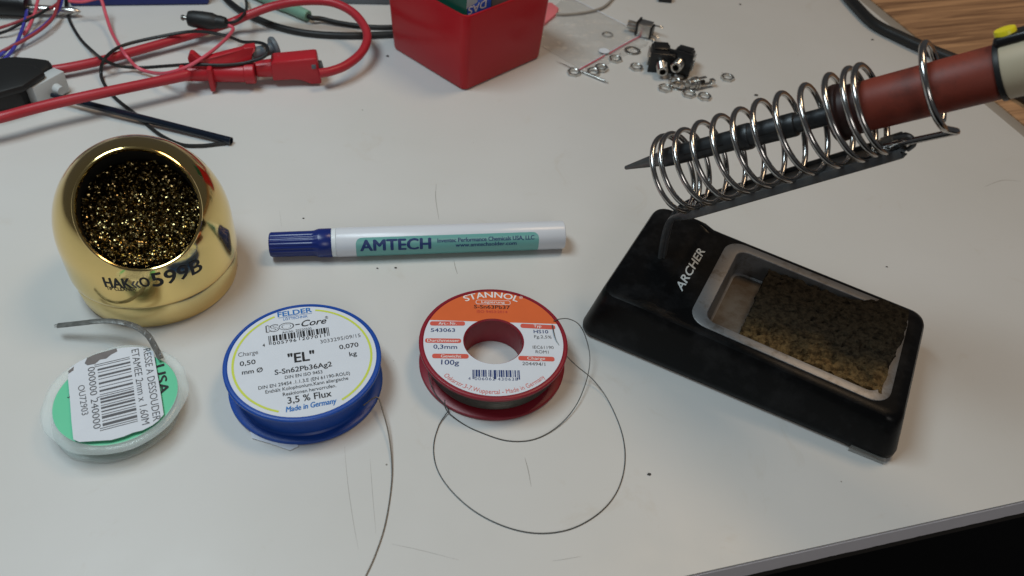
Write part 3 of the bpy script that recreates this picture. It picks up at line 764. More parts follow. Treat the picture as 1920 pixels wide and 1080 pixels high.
# ================================================================== FLUX PEN
def z3(x, y): return 490 + x / 3.254, 390 + y / 3.254
PR_ = 7.0
p0, p1 = at(*z3(52, 224), PR_), at(*z3(1843, 163), PR_)
pd = (p1 - p0).normalized(); PL = (p1 - p0).length; ps = V((pd.y, -pd.x, 0))     # ps points to the viewer side
def pen_a(px, ang_deg=45):       # distance along the pen of an image column
    y = 457.6 + (px - 507) * (440 - 457.6) / 548
    q = at(px, y, PR_ + 5); return (q - p0).dot(pd)
pen = thing('flux_pen', V(((p0 + p1).x / 2, (p0 + p1).y / 2, 0)), 'white flux marker pen with navy ribbed cap and teal label lying on the desk', 'pen')
def on_pen(a, e, r): return p0 + pd * a + (ps * math.cos(e) + V((0, 0, 1)) * math.sin(e)) * r
ac, ar = 28.6, 30.8
b = B(); b.lathe([(6.5, ac + .02), (6.75, ac + .3), (6.8, ar - .1)], p0, pd, n=64); b.build('collar', 'pen_ring', pen)
b = B(); b.lathe([(6.85, ar), (7.0, ar + .3), (7.0, PL - .8), (6.85, PL - .25), (6.5, PL), (6.0, PL), (5.9, PL - .25), (.05, PL - .3)], p0, pd, n=72); b.build('barrel', 'pen_white', pen)
b = B(); n = 120; rings = []
for a, r, rib in ((0, 4.9, 0), (.25, 5.5, .3), (.9, 5.85, 1), (19.4, 5.95, 1), (20.6, 6.1, .5), (22.4, 6.75, 0), (23, 6.85, 0), (ac - .3, 6.9, 0), (ac, 6.7, 0)):
    rings.append([on_pen(a, 2 * PI * j / n, r - .28 * rib * (1 if (j // 3) % 2 else 0)) for j in range(n)])
b.loops(rings); b.build('cap', 'pen_cap', pen)
b = B(); rings = []
la0, la1 = pen_a(490 + 575 / 3.254), pen_a(490 + 1695 / 3.254); e0, e1 = math.radians(-75), math.radians(56); rc_ = 3.0
for q in [k * k * .03 for k in range(11)] + [3 + (la1 - la0 - 6) * k / 30 for k in range(1, 30)] + [la1 - la0 - k * k * .03 for k in range(10, -1, -1)]:
    a = la0 + q; dx = max(0, rc_ - min(a - la0, la1 - a)); cut_ = (rc_ - math.sqrt(max(0, rc_ ** 2 - dx ** 2))) / 7
    rings.append([on_pen(a, e0 + cut_ + (e1 - e0 - 2 * cut_) * j / 24, 7.04) for j in range(25)])
b.loops(rings, closed_ring=False); plb = b.build('label', 'pen_label', pen)
b = B(); b.use(M['ink_navy'])
def pen_text(s, xL, xR, e, H, **k):
    a0, a1 = pen_a(490 + xL / 3.254), pen_a(490 + xR / 3.254)
    letters(b, s, a1 - a0, H, lambda u, v: on_pen(a0 + u, math.radians(e) + v / 7.08, 7.09), fine=.7, **k)
pen_text('AMTECH', 603, 1032, 2, 5.4, bold=.05, space=1.02)
pen_text('Inventec Performance Chemicals USA, LLC', 1075, 1666, 27, 1.95, bold=.03)
pen_text('www.amtechsolder.com', 1185, 1558, 6, 2.0, bold=.03)
b.build('lettering', None, plb)

# ================================================================== SOLDERING STAND
D0 = V((66.9, 280.3, 0)); sa = math.radians(-24)
DS = V((math.cos(sa), math.sin(sa), 0)); DT = V((-math.sin(sa), math.cos(sa), 0)); DZv = V((0, 0, 1))
def st(s, t, z): return D0 + DS * s + DT * t + DZv * z
stand = thing('soldering_stand', st(46, -1, 0), 'black soldering iron stand with steel spring holder and a metal sponge tray', 'soldering stand')
def smooth(x, a, c): x = min(1, max(0, (x - a) / (c - a))); return x * x * (3 - 2 * x)
def htop(s): return 28.0 - 1.6 * smooth(s, 6.5, 11) - (max(0, s - 11)) * .042
def rrect(s0, s1, t0, t1, r, nc=7, ns=26, ntt=10):
    pts = []
    def edge(a, c, n):
        return [(a[0] + (c[0] - a[0]) * i / n, a[1] + (c[1] - a[1]) * i / n) for i in range(n)]
    cs = [(s1 - r, t1 - r, 0), (s0 + r, t1 - r, 1), (s0 + r, t0 + r, 2), (s1 - r, t0 + r, 3)]
    for k, (cx, cy, q) in enumerate(cs):
        arcp = [(cx + r * math.cos((q + i / nc) * PI / 2), cy + r * math.sin((q + i / nc) * PI / 2)) for i in range(nc)]
        end = (cx + r * math.cos((q + 1) * PI / 2), cy + r * math.sin((q + 1) * PI / 2))
        nx = cs[(k + 1) % 4]; nxs = (nx[0] + r * math.cos((k + 1) * PI / 2), nx[1] + r * math.sin((k + 1) * PI / 2))
        pts += arcp + edge(end, nxs, ns if k % 2 == 0 else ntt)
    return pts
def ringz(rr, zf): return [st(s, t, zf(s)) for s, t in rr]
def wide(rr, k):                 # the shoulder block round the arm is a little wider than the tray part
    return [(s, t + (k if t > -1 else -k) * (1 - smooth(s, 8, 14)) * min(1, abs(t + 1) / 20)) for s, t in rr]
b = B()
L0 = ringz(rrect(-20.5, 114.2, -36.6, 34.2, 5), lambda s: 0.0)
L0b = ringz(rrect(-22.0, 115.6, -38, 35.4, 5.5), lambda s: 2.2)
L1 = ringz(rrect(-22.2, 115.8, -38.2, 35.6, 6), lambda s: 4.6)
L2 = ringz(wide(rrect(-17.4, 113.0, -36.0, 34.6, 6.6), .9), lambda s: htop(s) - 5.2)
L2b = ringz(wide(rrect(-16.7, 112.3, -35.4, 34.0, 6.6), 1.0), lambda s: htop(s) - 2.6)
L3 = ringz(wide(rrect(-15.8, 111.4, -34.5, 33.1, 6.4), 1.1), lambda s: htop(s) - .8)
L4 = ringz(wide(rrect(-14.0, 109.8, -33.0, 31.8, 6), 1.2), lambda s: htop(s) - .1)
L5 = ringz(wide(rrect(-10.5, 107.4, -31.0, 30.2, 5.5), 1.3), lambda s: htop(s))
L6 = ringz(rrect(26.5, 101, -27.0, 26.2, 6), lambda s: htop(s))
L7 = ringz(rrect(26.5, 101, -27.0, 26.2, 6), lambda s: 9)
def mixr(k): return ringz(wide(rrect(-10.5 + 37.0 * k, 107.4 - 6.4 * k, -31.0 + 4.0 * k, 30.2 - 4.0 * k, 5.5 + .5 * k), 1.3), lambda s: htop(s))
b.loops([L0, L0b, L1, L2, L2b, L3, L4, L5] + [mixr(k) for k in (.2, .35, .45, .5, .53, .56, .6, .65, .75, .88)] + [L6, L7])
base = b.build('base', 'black_pl', stand)
def z5b(x, y): return 1070 + x / 3.272, 370 + y / 3.272
b = B(); b.use(M['lightgrey'])
qa, qb = at(*z5b(684, 577), 26.4), at(*z5b(826, 330), 26.4); qd = (qb - qa).normalized(); qu = V((-qd.y, qd.x, 0))
def arch_map(u, v):
    p = qa + qd * u + qu * v; p.z = htop((p - D0).dot(DS)) + .09; return p
letters(b, 'ARCHER', (qb - qa).length, 3.6, arch_map, bold=.03, shear=.3, fine=1.2); b.build('lettering', None, base)
b = B(); b.prism([st(x, y, 0.2) for x, y in ((99, -39.4), (113, -39.0), (113, -36), (100, -36))], (0, 0, 2.5)); b.build('tape_scrap', 'tape', stand)
# tray
TH = lambda d: (lambda s: htop(s) + d)
b = B()
b.loops([ringz(rrect(21.2, 105.0, -30.6, 29.8, 8.2), TH(.02)), ringz(rrect(21.2, 105.0, -30.6, 29.8, 8.2), TH(.40)), ringz(rrect(21.4, 104.8, -30.4, 29.6, 8.0), TH(.52)),
         ringz(rrect(27.2, 100.6, -26.3, 25.6, 5.0), TH(.48)), ringz(rrect(27.5, 100.3, -26.0, 25.3, 4.8), TH(.2)), ringz(rrect(27.7, 100.1, -25.8, 25.1, 4.6), TH(-1.2)), ringz(rrect(28.6, 99.2, -24.8, 24.1, 4), lambda s: 14.2), ringz(rrect(30, 98, -23.4, 22.8, 3), lambda s: 13.4)], cap0=False)
b.build('tray', 'tray', stand)
b = B(); b.loops([ringz(rrect(29.4, 98.4, -24, 23.4, 3), lambda s: 13.62)], cap0=False); b.build('tray_floor_stain', 'tray_in', stand)
# arm: grey steel channel bent up out of the base
ca, sn = math.cos(math.radians(40.9)), math.sin(math.radians(40.9))
AX = DS * ca + DZv * sn; AU = -DS * sn + DZv * ca
arm0 = st(3.4, 0, 56.6)
b = B(); prof_path = [(st(-.6, 0, 22), 3.0), (st(-1.4, 0, 30), 3.0), (st(-2.0, 0, 38), 3.1), (st(-1.9, 0, 47), 3.4), (st(-0.2, 0, 52.4), 4.6), (arm0, 6.4), (arm0 + AX * 8, 7.0), (arm0 + AX * 45, 7.0), (arm0 + AX * 85, 7.0), (arm0 + AX * 89, 6.2)]
PP = spline([p for p, w in prof_path], 6); WW = spline([V((w, 0, 0)) for p, w in prof_path], 6)
rings = []
for i, p in enumerate(PP):
    T = (PP[min(i + 1, len(PP) - 1)] - PP[max(0, i - 1)]).normalized(); N_ = DT.cross(T) * -1
    if N_.z < 0 and abs(T.z) < .9: N_ = -N_
    N_ = T.cross(DT); 
    if i > 12 and N_.dot(AU) < 0: N_ = -N_
    if i <= 12 and N_.dot(-DS) < 0: N_ = -N_
    w = WW[i].x; k = smooth(i, 14, 34); fl = .3 + 1.9 * k
    # U section, open towards the spring
    sec = [(-w, .9), (-w * .97, 1.35), (-w + 1.1, 1.35), (-w + 1.2, -.1), (w - 1.2, -.1), (w - 1.1, 1.35), (w * .97, 1.35), (w, .9), (w, -fl + .6), (w - .5, -fl), (w - 1.1, -fl), (w - 1.2, -1.3), (-w + 1.2, -1.3), (-w + 1.1, -fl), (-w + .5, -fl), (-w, -fl + .6)]
    rings.append([p + DT * x + N_ * y for x, y in sec])
b.loops(rings); b.build('arm', 'arm', stand)
# spring
C0 = st(-4.6, 0, 72.0); 
c1 = st(57.0, 0, 124.5); SX = (c1 - C0).normalized(); SU = (AU - SX * AU.dot(SX)).normalized(); SR = 16.0
tt = [-1.9, .6, 5.2, 13.2, 21.6, 30.2, 38.7, 47.1, 56.1, 65.6, 74.2, 78.6, 81.8]
path = []
K = 40
start = PI          # turns begin at the arm
tot = (len(tt) - 1)
for i in range(tot * K + 1):
    u = i / K; j = min(int(u), tot - 1); f = u - j
    t_ = tt[j] + (tt[j + 1] - tt[j]) * f
    a = start + 2 * PI * u
    rj = SR + .25 * math.sin(u * 2.1)
    path.append(C0 + SX * t_ + (SU * math.cos(a) - DT * math.sin(a)) * rj)
b = B(); b.tube(path, 1.12, n=10, sub=1)
b.build('spring', 'chrome', stand)
# rear ring that keeps the handle centred, fixed under the end of the arm
gp = lambda s, z, t=0: st(s, t, z)
IA = st(-26.3, 0, 65.9); IB = st(75.7, 0, 140.1); ID = (IB - IA).normalized(); IU = (DZv - ID * ID.z).normalized()
rcn = IA + ID * 121.5 + IU * 0.5
RRg = 14.6
ringp = []
for i in range(0, 37):
    a = math.radians(-118 - 318 * i / 36)          # starts low on the viewer side, passes over the far side... 
    ringp.append(rcn + (IU * math.sin(a) * 1.0 + DT * math.cos(a)) * RRg + ID * (1.5 - 3.0 * i / 36))
lead = rcn + ID * 3.5 - IU * (RRg + .6) - DT * 5
e0_ = arm0 + AX * 84 + AU * 3.0 - DT * 4
path = [e0_, e0_.lerp(lead, .2), e0_.lerp(lead, .5), e0_.lerp(lead, .8), e0_.lerp(lead, .95), lead]
b = B(); b.tube(path + ringp[1:], 1.2, n=10, sub=4); b.build('handle_ring', 'chrome', stand)
b = B(); e = arm0 + AX * 86 + AU * 1.5
b.box(e - AX * 1 , (8, 9, 3.4), (AX, DT, AU), bev=.6)
b.tube([e + AX * 4 - DT * 2 - AU * 3, e + AX * 7 - DT * 3 - AU * 1, e + AX * 6.5 - DT * 4 + AU * 3, e + AX * 2 - DT * 4 + AU * 4], .9, n=8)
b.build('ring_clamp', 'arm', stand)

# ================================================================== SPONGE
b = B()
t = bmesh.new(); bmesh.ops.create_cube(t, size=1)
bmesh.ops.subdivide_edges(t, edges=t.edges[:], cuts=64, use_grid_fill=True)
for v in t.verts:
    x, y, z = v.co; x += .5; z += .5                  # x 0..1 along, y -.5...5 across, z 0..1
    edge = min(x, 1 - x, .5 - abs(y)) * 2
    s = 43.0 + x * (59.5 + 1.5 * math.sin(y * 5)); tw = 22.6 + 2.0 * smooth(x, .6, 1) - 1.4 * math.exp(-((x - .55) / .09) ** 2) * (y > 0)
    tv = -.8 + y * 2 * tw
    if y > 0: tv += 3.6 * smooth(x, .66, .8) * y * 2 - 2.6 * smooth(x, .90, 1.0) * y * 2
    top = 25.0 + 2.2 * smooth(x, .35, 1) + .9 * noise.noise(V((s * .09, tv * .09, 1)))
    # the near long edge is rounded down
    top -= 3.2 * smooth(-y, .30, .5) + .5 * (1 - smooth(edge, 0, .12))
    p = st(s, tv, 14.0 + z * (top - 14.0))
    d = V((noise.noise(p * .35), noise.noise(p * .35 + V((9, 0, 0))), noise.noise(p * .35 + V((0, 9, 0))))) * 1.0
    d += V((noise.noise(p * 1.1), noise.noise(p * 1.1 + V((9, 0, 0))), noise.noise(p * 1.1 + V((0, 9, 0))))) * .45
    pit = max(0, noise.noise(p * .75 + V((31, 5, 2))) - .22)
    if z > .6: d.z -= 4.2 * pit
    if z < .3: d *= .15
    v.co = p + d
b.add(t)
sp0 = st(72, 0, 14)
tag(b.build('sponge', 'sponge', None, origin=sp0), 'scorched brown cleaning sponge lying in the metal tray of the stand', 'sponge')
# flecks of solder on the sponge and tray
# ================================================================== SOLDERING IRON
iron = thing('soldering_iron', IA, 'soldering iron with brick red grip and cream handle resting in the steel spring', 'soldering iron')
b = B(); b.lathe([(.45, 0), (.85, .4), (1.15, 3), (3.0, 17.5), (3.2, 18.5)], IA, ID, n=32); b.build('tip', 'tipmetal', iron)
b = B(); b.lathe([(3.1, 18), (3.7, 19), (3.95, 24), (4.0, 52), (4.9, 52.4), (5.1, 53), (5.1, 56.4), (4.9, 57), (4.45, 57.2), (4.5, 74), (4.3, 74.6), (3.4, 74.9), (3.35, 89), (5, 89.2)], IA, ID, n=40)
# slots cut in the sleeve
b.build('barrel', 'barrel', iron)
b = B()
for a0_, a1_ in ((30, 47), (60, 71)):
    for sgn in (1,):
        e_ = math.radians(12)
        dirv = (-DT * math.cos(e_) + IU * math.sin(e_))
        dirv = (dirv - ID * dirv.dot(ID)).normalized(); sdv = ID.cross(dirv)
        rr_ = 4.03 if a0_ < 50 else 4.52
        b.loops([[IA + ID * a0_ + dirv * rr_ - sdv * .28, IA + ID * a0_ + dirv * rr_ + sdv * .28], [IA + ID * a1_ + dirv * rr_ - sdv * .28, IA + ID * a1_ + dirv * rr_ + sdv * .28]], closed_ring=False)
b.build('barrel_slot', 'hole', iron)
b = B(); b.lathe([(4, 87.8), (8.3, 88), (10.0, 88.6), (10.3, 90), (10.1, 91.6), (9.2, 92.4), (8.95, 95), (8.9, 99.5), (8.6, 100)], IA, ID, n=64); b.build('shaded_front_cup', 'collar', iron)  # dark front cup; shade inside the spring is also put into its colour
b = B(); b.lathe([(8.4, 99.8), (8.75, 100.2), (8.8, 104), (8.7, 139.6), (8.5, 140)], IA, ID, n=64); b.build('grip', 'grip', iron)
b = B(); b.lathe([(8.6, 139.9), (9.4, 140.1), (9.5, 140.8), (9.4, 141.6), (8.8, 141.8)], IA, ID, n=64); b.build('black_band', 'black_rub', iron)
b = B(); b.lathe([(9.0, 141.7), (9.15, 142.2), (9.3, 165), (10.5, 200), (10.5, 222), (7, 228)], IA, ID, n=64); b.build('handle', 'cream', iron)
# yellow button in a black surround on the upper far side of the handle
bdir = (IU * .98 + DT * .10); bdir = (bdir - ID * bdir.dot(ID)).normalized(); bsd = ID.cross(bdir)
bq = IA + ID * 143.6 + bdir * 9.2
b = B(); b.box(bq + ID * 6 + bdir * .6, (18, 7.6, 3.4), (ID, bsd, bdir), bev=1.3, seg=3)
b.lathe([(2.2, -1), (2.6, 1), (2.4, 1.6)], bq + ID * 12.5 + bdir * 1.5, bdir, n=20)
b.build('switch_plate', 'black_gloss', iron)
b = B(); b.lathe([(3.1, 1.2), (3.1, 3.3), (2.9, 3.7), (.05, 3.8)], bq + ID * .5, bdir, n=32); b.build('button', 'yellow', iron)

# black cable along the desk edge
cb = [at(1545, -60, 4), at(1580, -18, 4), at(1604, 10, 4), at(1640, 45, 4), at(1690, 70, 4.5), at(1735, 90, 5), at(1790, 112, 6), at(1850, 140, 6), at(1920, 178, 5.5), at(2000, 230, 5), at(2120, 300, 5)]
b = B(); b.tube(cb, 3.9, n=14, sub=6); tag(b.build('power_cable', 'black_rub', None, origin=at(1690, 70)), 'thick black power cable along the joint of white desk and wood grain table', 'cable')

# ================================================================== RED BIN AND ITS CONTENTS
kc = at(870, 173); 
ex = V((math.cos(math.radians(48.9)), math.sin(math.radians(48.9)), 0)); ey = V((-ex.y, ex.x, 0))
BW, BD, BHt = 69.5, 70.0, 50.5
bin_ = thing('storage_bin', kc + ex * BW / 2 + ey * BD / 2, 'glossy red plastic open bin holding wrapped packets at the back of the desk', 'storage bin')
def bl_(out, r, z, n=8):
    pts = []
    for cx, cy, q in ((BW + out - r, BD + out - r, 0), (-out + r, BD + out - r, 1), (-out + r, -out + r, 2), (BW + out - r, -out + r, 3)):
        for i in range(n + 1):
            a = (q + i / n) * PI / 2; pts.append(kc + ex * (cx + r * math.cos(a)) + ey * (cy + r * math.sin(a)) + DZv * z)
    return pts
b = B(); b.loops([bl_(-2.0, 3, .3), bl_(-.6, 3.6, .8), bl_(0, 4.2, 2.2), bl_(1.0, 4.6, 20), bl_(2.6, 5.2, BHt - 1), bl_(2.3, 5, BHt - .2), bl_(1.6, 4.6, BHt), bl_(.9, 4.2, BHt - .3), bl_(.4, 4, BHt - 2), bl_(-1.2, 3, 6), bl_(-2.5, 2, 3)])
b.build('bin_shell', 'bin_red', bin_)
# the packets standing in the bin
def px_box(name, m, c, size, ax, label, cat, bev=.5, group=None):
    b = B(); b.box(c, size, ax, bev=bev); return tag(b.build(name, m, None, origin=c - ax[2] * size[2] / 2), label, cat, group)
ga = math.radians(2)
tilt = Matrix.Rotation(math.radians(-6), 3, ex)
A3 = (ex, tilt @ ey, tilt @ DZv)
gp_c = kc + ex * 12.5 + ey * 35 + DZv * 40
A4 = (ey, -ex, DZv)
carton = thing('clay_carton', kc + ex * 12 + ey * 28 + DZv * 4, 'green carton with blue and grey printed face standing in the red bin', 'carton')
cw_, cdp, ch_ = 20.0, 50.0, 68.0
cc = kc + ex * 2.2 + ey * 2.2 + DZv * 4
b = B(); b.box(cc + ex * cw_ / 2 + ey * cdp / 2 + DZv * ch_ / 2, (cw_, cdp, ch_), (ex, ey, DZv), bev=.5); b.build('box', 'pk_green', carton)
def on_face(px, py, off=.05):
    o = cc - ey * off; d = ray(px, py); return CAMP + d * ((o - CAMP).dot(ey) / d.dot(ey))
fb = cc - ey * .05
b = B(); b.poly([fb + ex * x + DZv * z for x, z in ((.5, .5), (cw_ - .5, .5), (cw_ - .5, ch_ - .5), (.5, ch_ - .5))]); pf = b.build('printed_face', 'pk_blue', carton)
b = B(); b.use(M['pk_grey']); g0 = on_face(895, 4, .09); g1 = on_face(874.5, 17, .09)
b.poly([cc - ey * .09 + ex * .55 + DZv * (ch_ - .6), g1, g0, V((g0.x, g0.y, cc.z + ch_ - .6))])
b.use(M['ink_white'])
ta, te = on_face(912.5, -1.5, .12), on_face(878, 14.5, .12); td = (te - ta).normalized(); tv_ = td.cross(ey); tv_ = tv_ if tv_.z < 0 else -tv_
letters(b, 'DAS', (te - ta).length, 4.6, lambda u, v: ta + td * u + tv_ * v, bold=.02, shear=.1)
b.build('printing', None, pf)
px_box('brown_packet', 'smudge', kc + ex * 34 + ey * 30 + DZv * 29, (17, 50, 50), (ex, ey, DZv), 'brown grey packet beside the green carton in the red bin', 'packet')

# ================================================================== SMALL METAL PARTS
def z4(x, y): return 1000 + x / 4.571, y / 4.571
def hexnut(R=4.6, r=2.95, h=2.0):
    b = B(); n = 36; rings = []
    hexr = lambda a: R * math.cos(PI / 6) / math.cos(((a + PI / 6) % (PI / 3)) - PI / 6)
    for kind, z in (('i', .25), ('i2', 0), ('c', 0), ('h', .4), ('h', h - .4), ('c', h), ('i2', h), ('i', h - .25)):
        rg = []
        for j in range(n):
            a = 2 * PI * j / n; q = {'h': hexr(a), 'c': min(hexr(a), R * .90), 'i': r, 'i2': r + .3}[kind]
            rg.append(V((math.cos(a) * q, math.sin(a) * q, z)))
        rings.append(rg)
    b.loops(rings, closed_path=True); return b
nut0 = None
nuts = [((348, 622), 0, 2, 'hex nut under the end of the thin metal pin beside the clear bag', .3), ((512, 618), .15, 8, 'hex nut leaning under its twin between the metal pin and the bag seal', .0),
        ((582, 582), .6, 0, 'hex nut overlapping its twin between the metal pin and the bag seal', .5), ((703, 507), 0, 0, 'single hex nut just in front of the red bag seal', .2),
        ((882, 577), 0, 0, 'hex nut left of the black jacks and below the wide washer', .7), ((1127, 757), 0, 0, 'hex nut leftmost of the cluster in front of the black jacks', .1),
        ((1215, 703), 2.4, 10, 'hex nut lying on top of two washers in front of the black jacks', .4), ((1333, 805), 0, 0, 'hex nut in the middle of the front row below the bare silver jack', .25),
        ((1466, 829), 0, 0, 'hex nut at the right end of the front row below the bare silver jack', .6), ((1664, 666), 0, 0, 'hex nut lying alone to the right of the silver jack', .35)]
for k, (pz, z, tl, lb, rz) in enumerate(nuts):
    loc = at(*z4(*pz), z + .9); loc = V((loc.x, loc.y, z))
    if nut0 is None: o = nut0 = hexnut().build('hex_nut', 'steel', None, origin=(0, 0, 0))
    else: o = nut0.copy(); COL.objects.link(o)
    o.location = loc * S; o.rotation_euler = (math.radians(tl), 0, rz); tag(o, lb, 'nut', 'hex nuts scattered on the desk')
def washer(R, r, h):
    b = B(); b.lathe([(r, .05), (r + .1, 0), (R - .1, 0), (R, .1), (R, h - .1), (R - .1, h), (r + .1, h), (r, h - .05), (r, .05)], n=40, cap0=False, cap1=False); return b
w0 = None
for pz, z, tl, lb, m in [((850, 435), 0, 0, 'wide flat washer left of the black jacks', 'steel_dull'), ((1255, 738), .0, 3, 'flat washer under the hex nut in front of the black jacks', 'steel_dull'),
                         ((1250, 655), .0, 0, 'flat washer under the barrel ends of the black jacks', 'steel_dull'), ((636, 298), 0, 0, 'washer lying inside the clear bag', 'steel_dull')]:
    loc = at(*z4(*pz), z + .3); loc = V((loc.x, loc.y, z))
    if w0 is None: o = w0 = washer(5.7, 3.5, .7).build('washer', m, None, origin=(0, 0, 0))
    else: o = w0.copy(); COL.objects.link(o)
    if 'inside' in lb: o.scale = (.72, .72, 1)
    o.location = loc * S; o.rotation_euler = (math.radians(tl), 0, 0); tag(o, lb, 'washer', 'flat washers on the desk')

def jack(name, c, az, tilt_, label, black=True, side=1):
    """panel jack: body block, threaded barrel out of the front, solder lugs behind"""
    X = V((math.cos(az), math.sin(az), 0)); Y = V((-X.y, X.x, 0)); Z = DZv
    R_ = Matrix.Rotation(tilt_, 3, Y); X, Z = R_ @ X, R_ @ Z
    o = thing(name, V((c.x, c.y, 0)), label, 'jack', 'jack sockets on the desk')
    ax = (X, Y, Z)
    b = B()
    if black:
        b.box(c, (12.5, 10.5, 8.6), ax, bev=.9); b.box(c - X * 3 + Z * 3.6, (7, 8.5, 3.4), ax, bev=.8); b.box(c + X * 6.2, (1.6, 13.4, 12.6), ax, bev=.5); b.build('body', 'black_gloss', o)
        b = B(); b.box(c - X * 1.5 + Y * side * 5.9 - Z * .6, (8, .5, 6.5), ax, bev=.15); b.box(c + X * 3.2 + Y * side * 6.6 - Z * .8, (.5, 1.8, 6), ax, bev=.15); b.build('contact_plate', 'steel', o)
    else:
        b.box(c, (9, 8.6, 9), ax, bev=.5); b.build('body', 'steel', o)
        b = B(); b.box(c + X * 5.2, (1.6, 9.8, 10.6), ax, bev=.4); b.box(c - X * 5.0 - Z * 1, (1.4, 8, 8), ax, bev=.3); b.build('insulator', 'black_gloss', o)
    f = c + X * (7.2 if black else 6.1)
    b = B(); pr = [(3.0, 0)]
    for i in range(7): pr += [(3.0, .4 + i * .9), (2.75, .85 + i * .9)]
    pr += [(2.9, 6.6), (2.5, 6.9), (1.8, 6.9), (1.8, 2)]
    b.lathe(pr, f, X, n=28, cap1=False); b.build('barrel', 'steel', o)
    b = B(); b.lathe([(.05, 2.2), (1.8, 2.2)], f, X, n=20, cap0=False, cap1=False); b.build('bore', 'hole', o)
    for k, (dy, dz) in enumerate(((-3.2, 2.5), (2.8, -2.5))):
        b = B(); q = c - X * (5.5 if black else 5.6) + Y * dy + Z * dz
        b.box(q - X * 1.6, (3.2, 1.5, .45), ax, bev=.1)
        lo = [q - X * (4.6 + 1.2 * math.cos(2 * PI * i / 10)) + Y * 1.0 * math.sin(2 * PI * i / 10) for i in range(10)]
        b.tube(lo, .32, n=6, sub=2, closed=True); b.build('solder_lug', 'steel', o)
    if black: o.scale = (1.2, 1.2, 1.2)
    return o
def azp(pz, qz, z): a, c = at(*z4(*pz), z), at(*z4(*qz), z); return math.atan2(c.y - a.y, c.x - a.x)
jack('phono_jack', at(*z4(960, 245), 5.5), azp((960, 245), (850, 215), 5.5), 0, 'silver bodied jack lying alone beside the corner of the clear bag', black=False)
jack('phono_jack', at(*z4(1085, 500), 6.5), azp((1060, 470), (1092, 610), 6), math.radians(7), 'left black jack of the touching pair with its barrel pointing forward', side=-1)
jack('phono_jack', at(*z4(1275, 520), 6.5), azp((1285, 480), (1205, 600), 6), math.radians(-5), 'right black jack of the touching pair with its lug sticking up')
# bare silver jack with open leaves
jc = at(*z4(1380, 715), 3.5); o = thing('bare_jack', V((jc.x, jc.y, 0)), 'bare silver jack with open contact leaves in front of the black jacks', 'jack', 'jack sockets on the desk')
jx = (at(*z4(1500, 690), 3.5) - jc).normalized()
b = B(); b.lathe([(3.0, -5), (3.2, -4.8), (3.2, -1), (4.2, -.9), (4.2, 0), (3.4, .1), (3.4, 1.2), (4.2, 1.3), (4.2, 2.2), (2.5, 2.3)], jc, jx, n=28); b.build('barrel', 'steel', o)
jy = V((-jx.y, jx.x, 0))
b = B(); b.box(jc + jx * 6.5 + jy * 2.6 + DZv * 1.2, (9, 2.2, .4), (jx, jy, DZv), bev=.1); b.build('contact_leaf', 'steel', o)
b = B(); b.box(jc + jx * 8.5 - jy * 2.2 - DZv * .8, (12, 2.6, .4), (jx, jy, DZv), bev=.1); b.box(jc + jx * 12.5 - jy * 2.2 + DZv * .6, (3, 3.2, 2.4), (jx, jy, DZv), bev=.3); b.build('contact_leaf', 'steel', o)
b = B(); b.lathe([(1.3, 1.0), (1.3, 7.5), (.9, 8)], jc, jx, n=16); b.build('centre_post', 'black_gloss', o)

# thin metal pin and crumbs
pa, pb = at(*z4(195, 527), .8), at(*z4(640, 708), .8); dd = (pb - pa).normalized()
b = B(); b.lathe([(.05, 0), (.35, 8), (.55, 18), (.75, 24), (.8, (pb - pa).length - 2.2), (.35, (pb - pa).length - 1.8), (.45, (pb - pa).length)], pa + V((0, 0, .2)), dd, n=14)
tag(b.build('metal_pin', 'steel', None, origin=pa), 'thin pointed metal pin lying across a nut beside the clear bag', 'pin')

# zip bag
def z3b(x, y): return 700 + x / 3.556, y / 3.556
bag = thing('zip_bag', at(1110, 70), 'flattened clear zip bag with red seal line beside the red bin', 'plastic bag')
cA, cB, cC, cD = at(1000, 20), at(1048, -18), at(1203, 66), at(1086, 131)
cD2 = at(1010, 112)
b = B(); n = 36; g = []
q00, q10, q11, q01 = at(985, 70), at(1086, 131), at(1203, 66), at(1060, -8)
for i in range(n + 1):
    row = []
    for j in range(n + 1):
        u, v = i / n, j / n
        p = q00 * (1 - u) * (1 - v) + q10 * u * (1 - v) + q11 * u * v + q01 * (1 - u) * v
        z = .35 + 1.6 * max(0, noise.noise(p * .06)) + 1.1 * abs(noise.noise(V((p.x * .05 + p.y * .16, p.y * .05 - p.x * .09, 3)))) + .9 * math.exp(-((u - .62) ** 2 + (v - .55) ** 2) / .02)
        row.append(p + DZv * z)
    g.append(row)
b.loops(g, closed_ring=False); b.build('film', 'film', bag, recalc=False)
b = B(); ed = [g[0][j] for j in range(0)] or None
for pts in ([q10 + DZv * .8, q11 + DZv * .9], [q11 + DZv * .9, q01 + DZv * .8]): b.tube([pts[0], pts[0].lerp(pts[1], .33) + DZv * .5, pts[0].lerp(pts[1], .66) + DZv * .2, pts[1]], .28, n=6)
b.build('seam', 'paper', bag)
b = B(); s0, s1 = at(1087, 130, .9), at(1150, 96, .9); b.tube([s0, s0.lerp(s1, .5), at(1134, 104, 1.2)], .42, n=6); b.tube([at(1143, 100, 1.3), at(1170, 84, 1.2), at(1204, 66, .9)], .42, n=6); b.build('zip_seal', 'pink_wire', bag)
b = B(); fl = [at(1088, 132, .3), at(1205, 67, .3), at(1216, 80, .25), at(1212, 86, .25), at(1100, 139, .25)]
b.poly(fl); b.build('flap', 'film', bag, recalc=False)
b = B(); hc = at(1133, 95, 2.1); b.lathe([(.05, 0), (3.6, 0)], hc, n=24, cap0=False, cap1=False); b.build('label_dot', 'paper', bag)
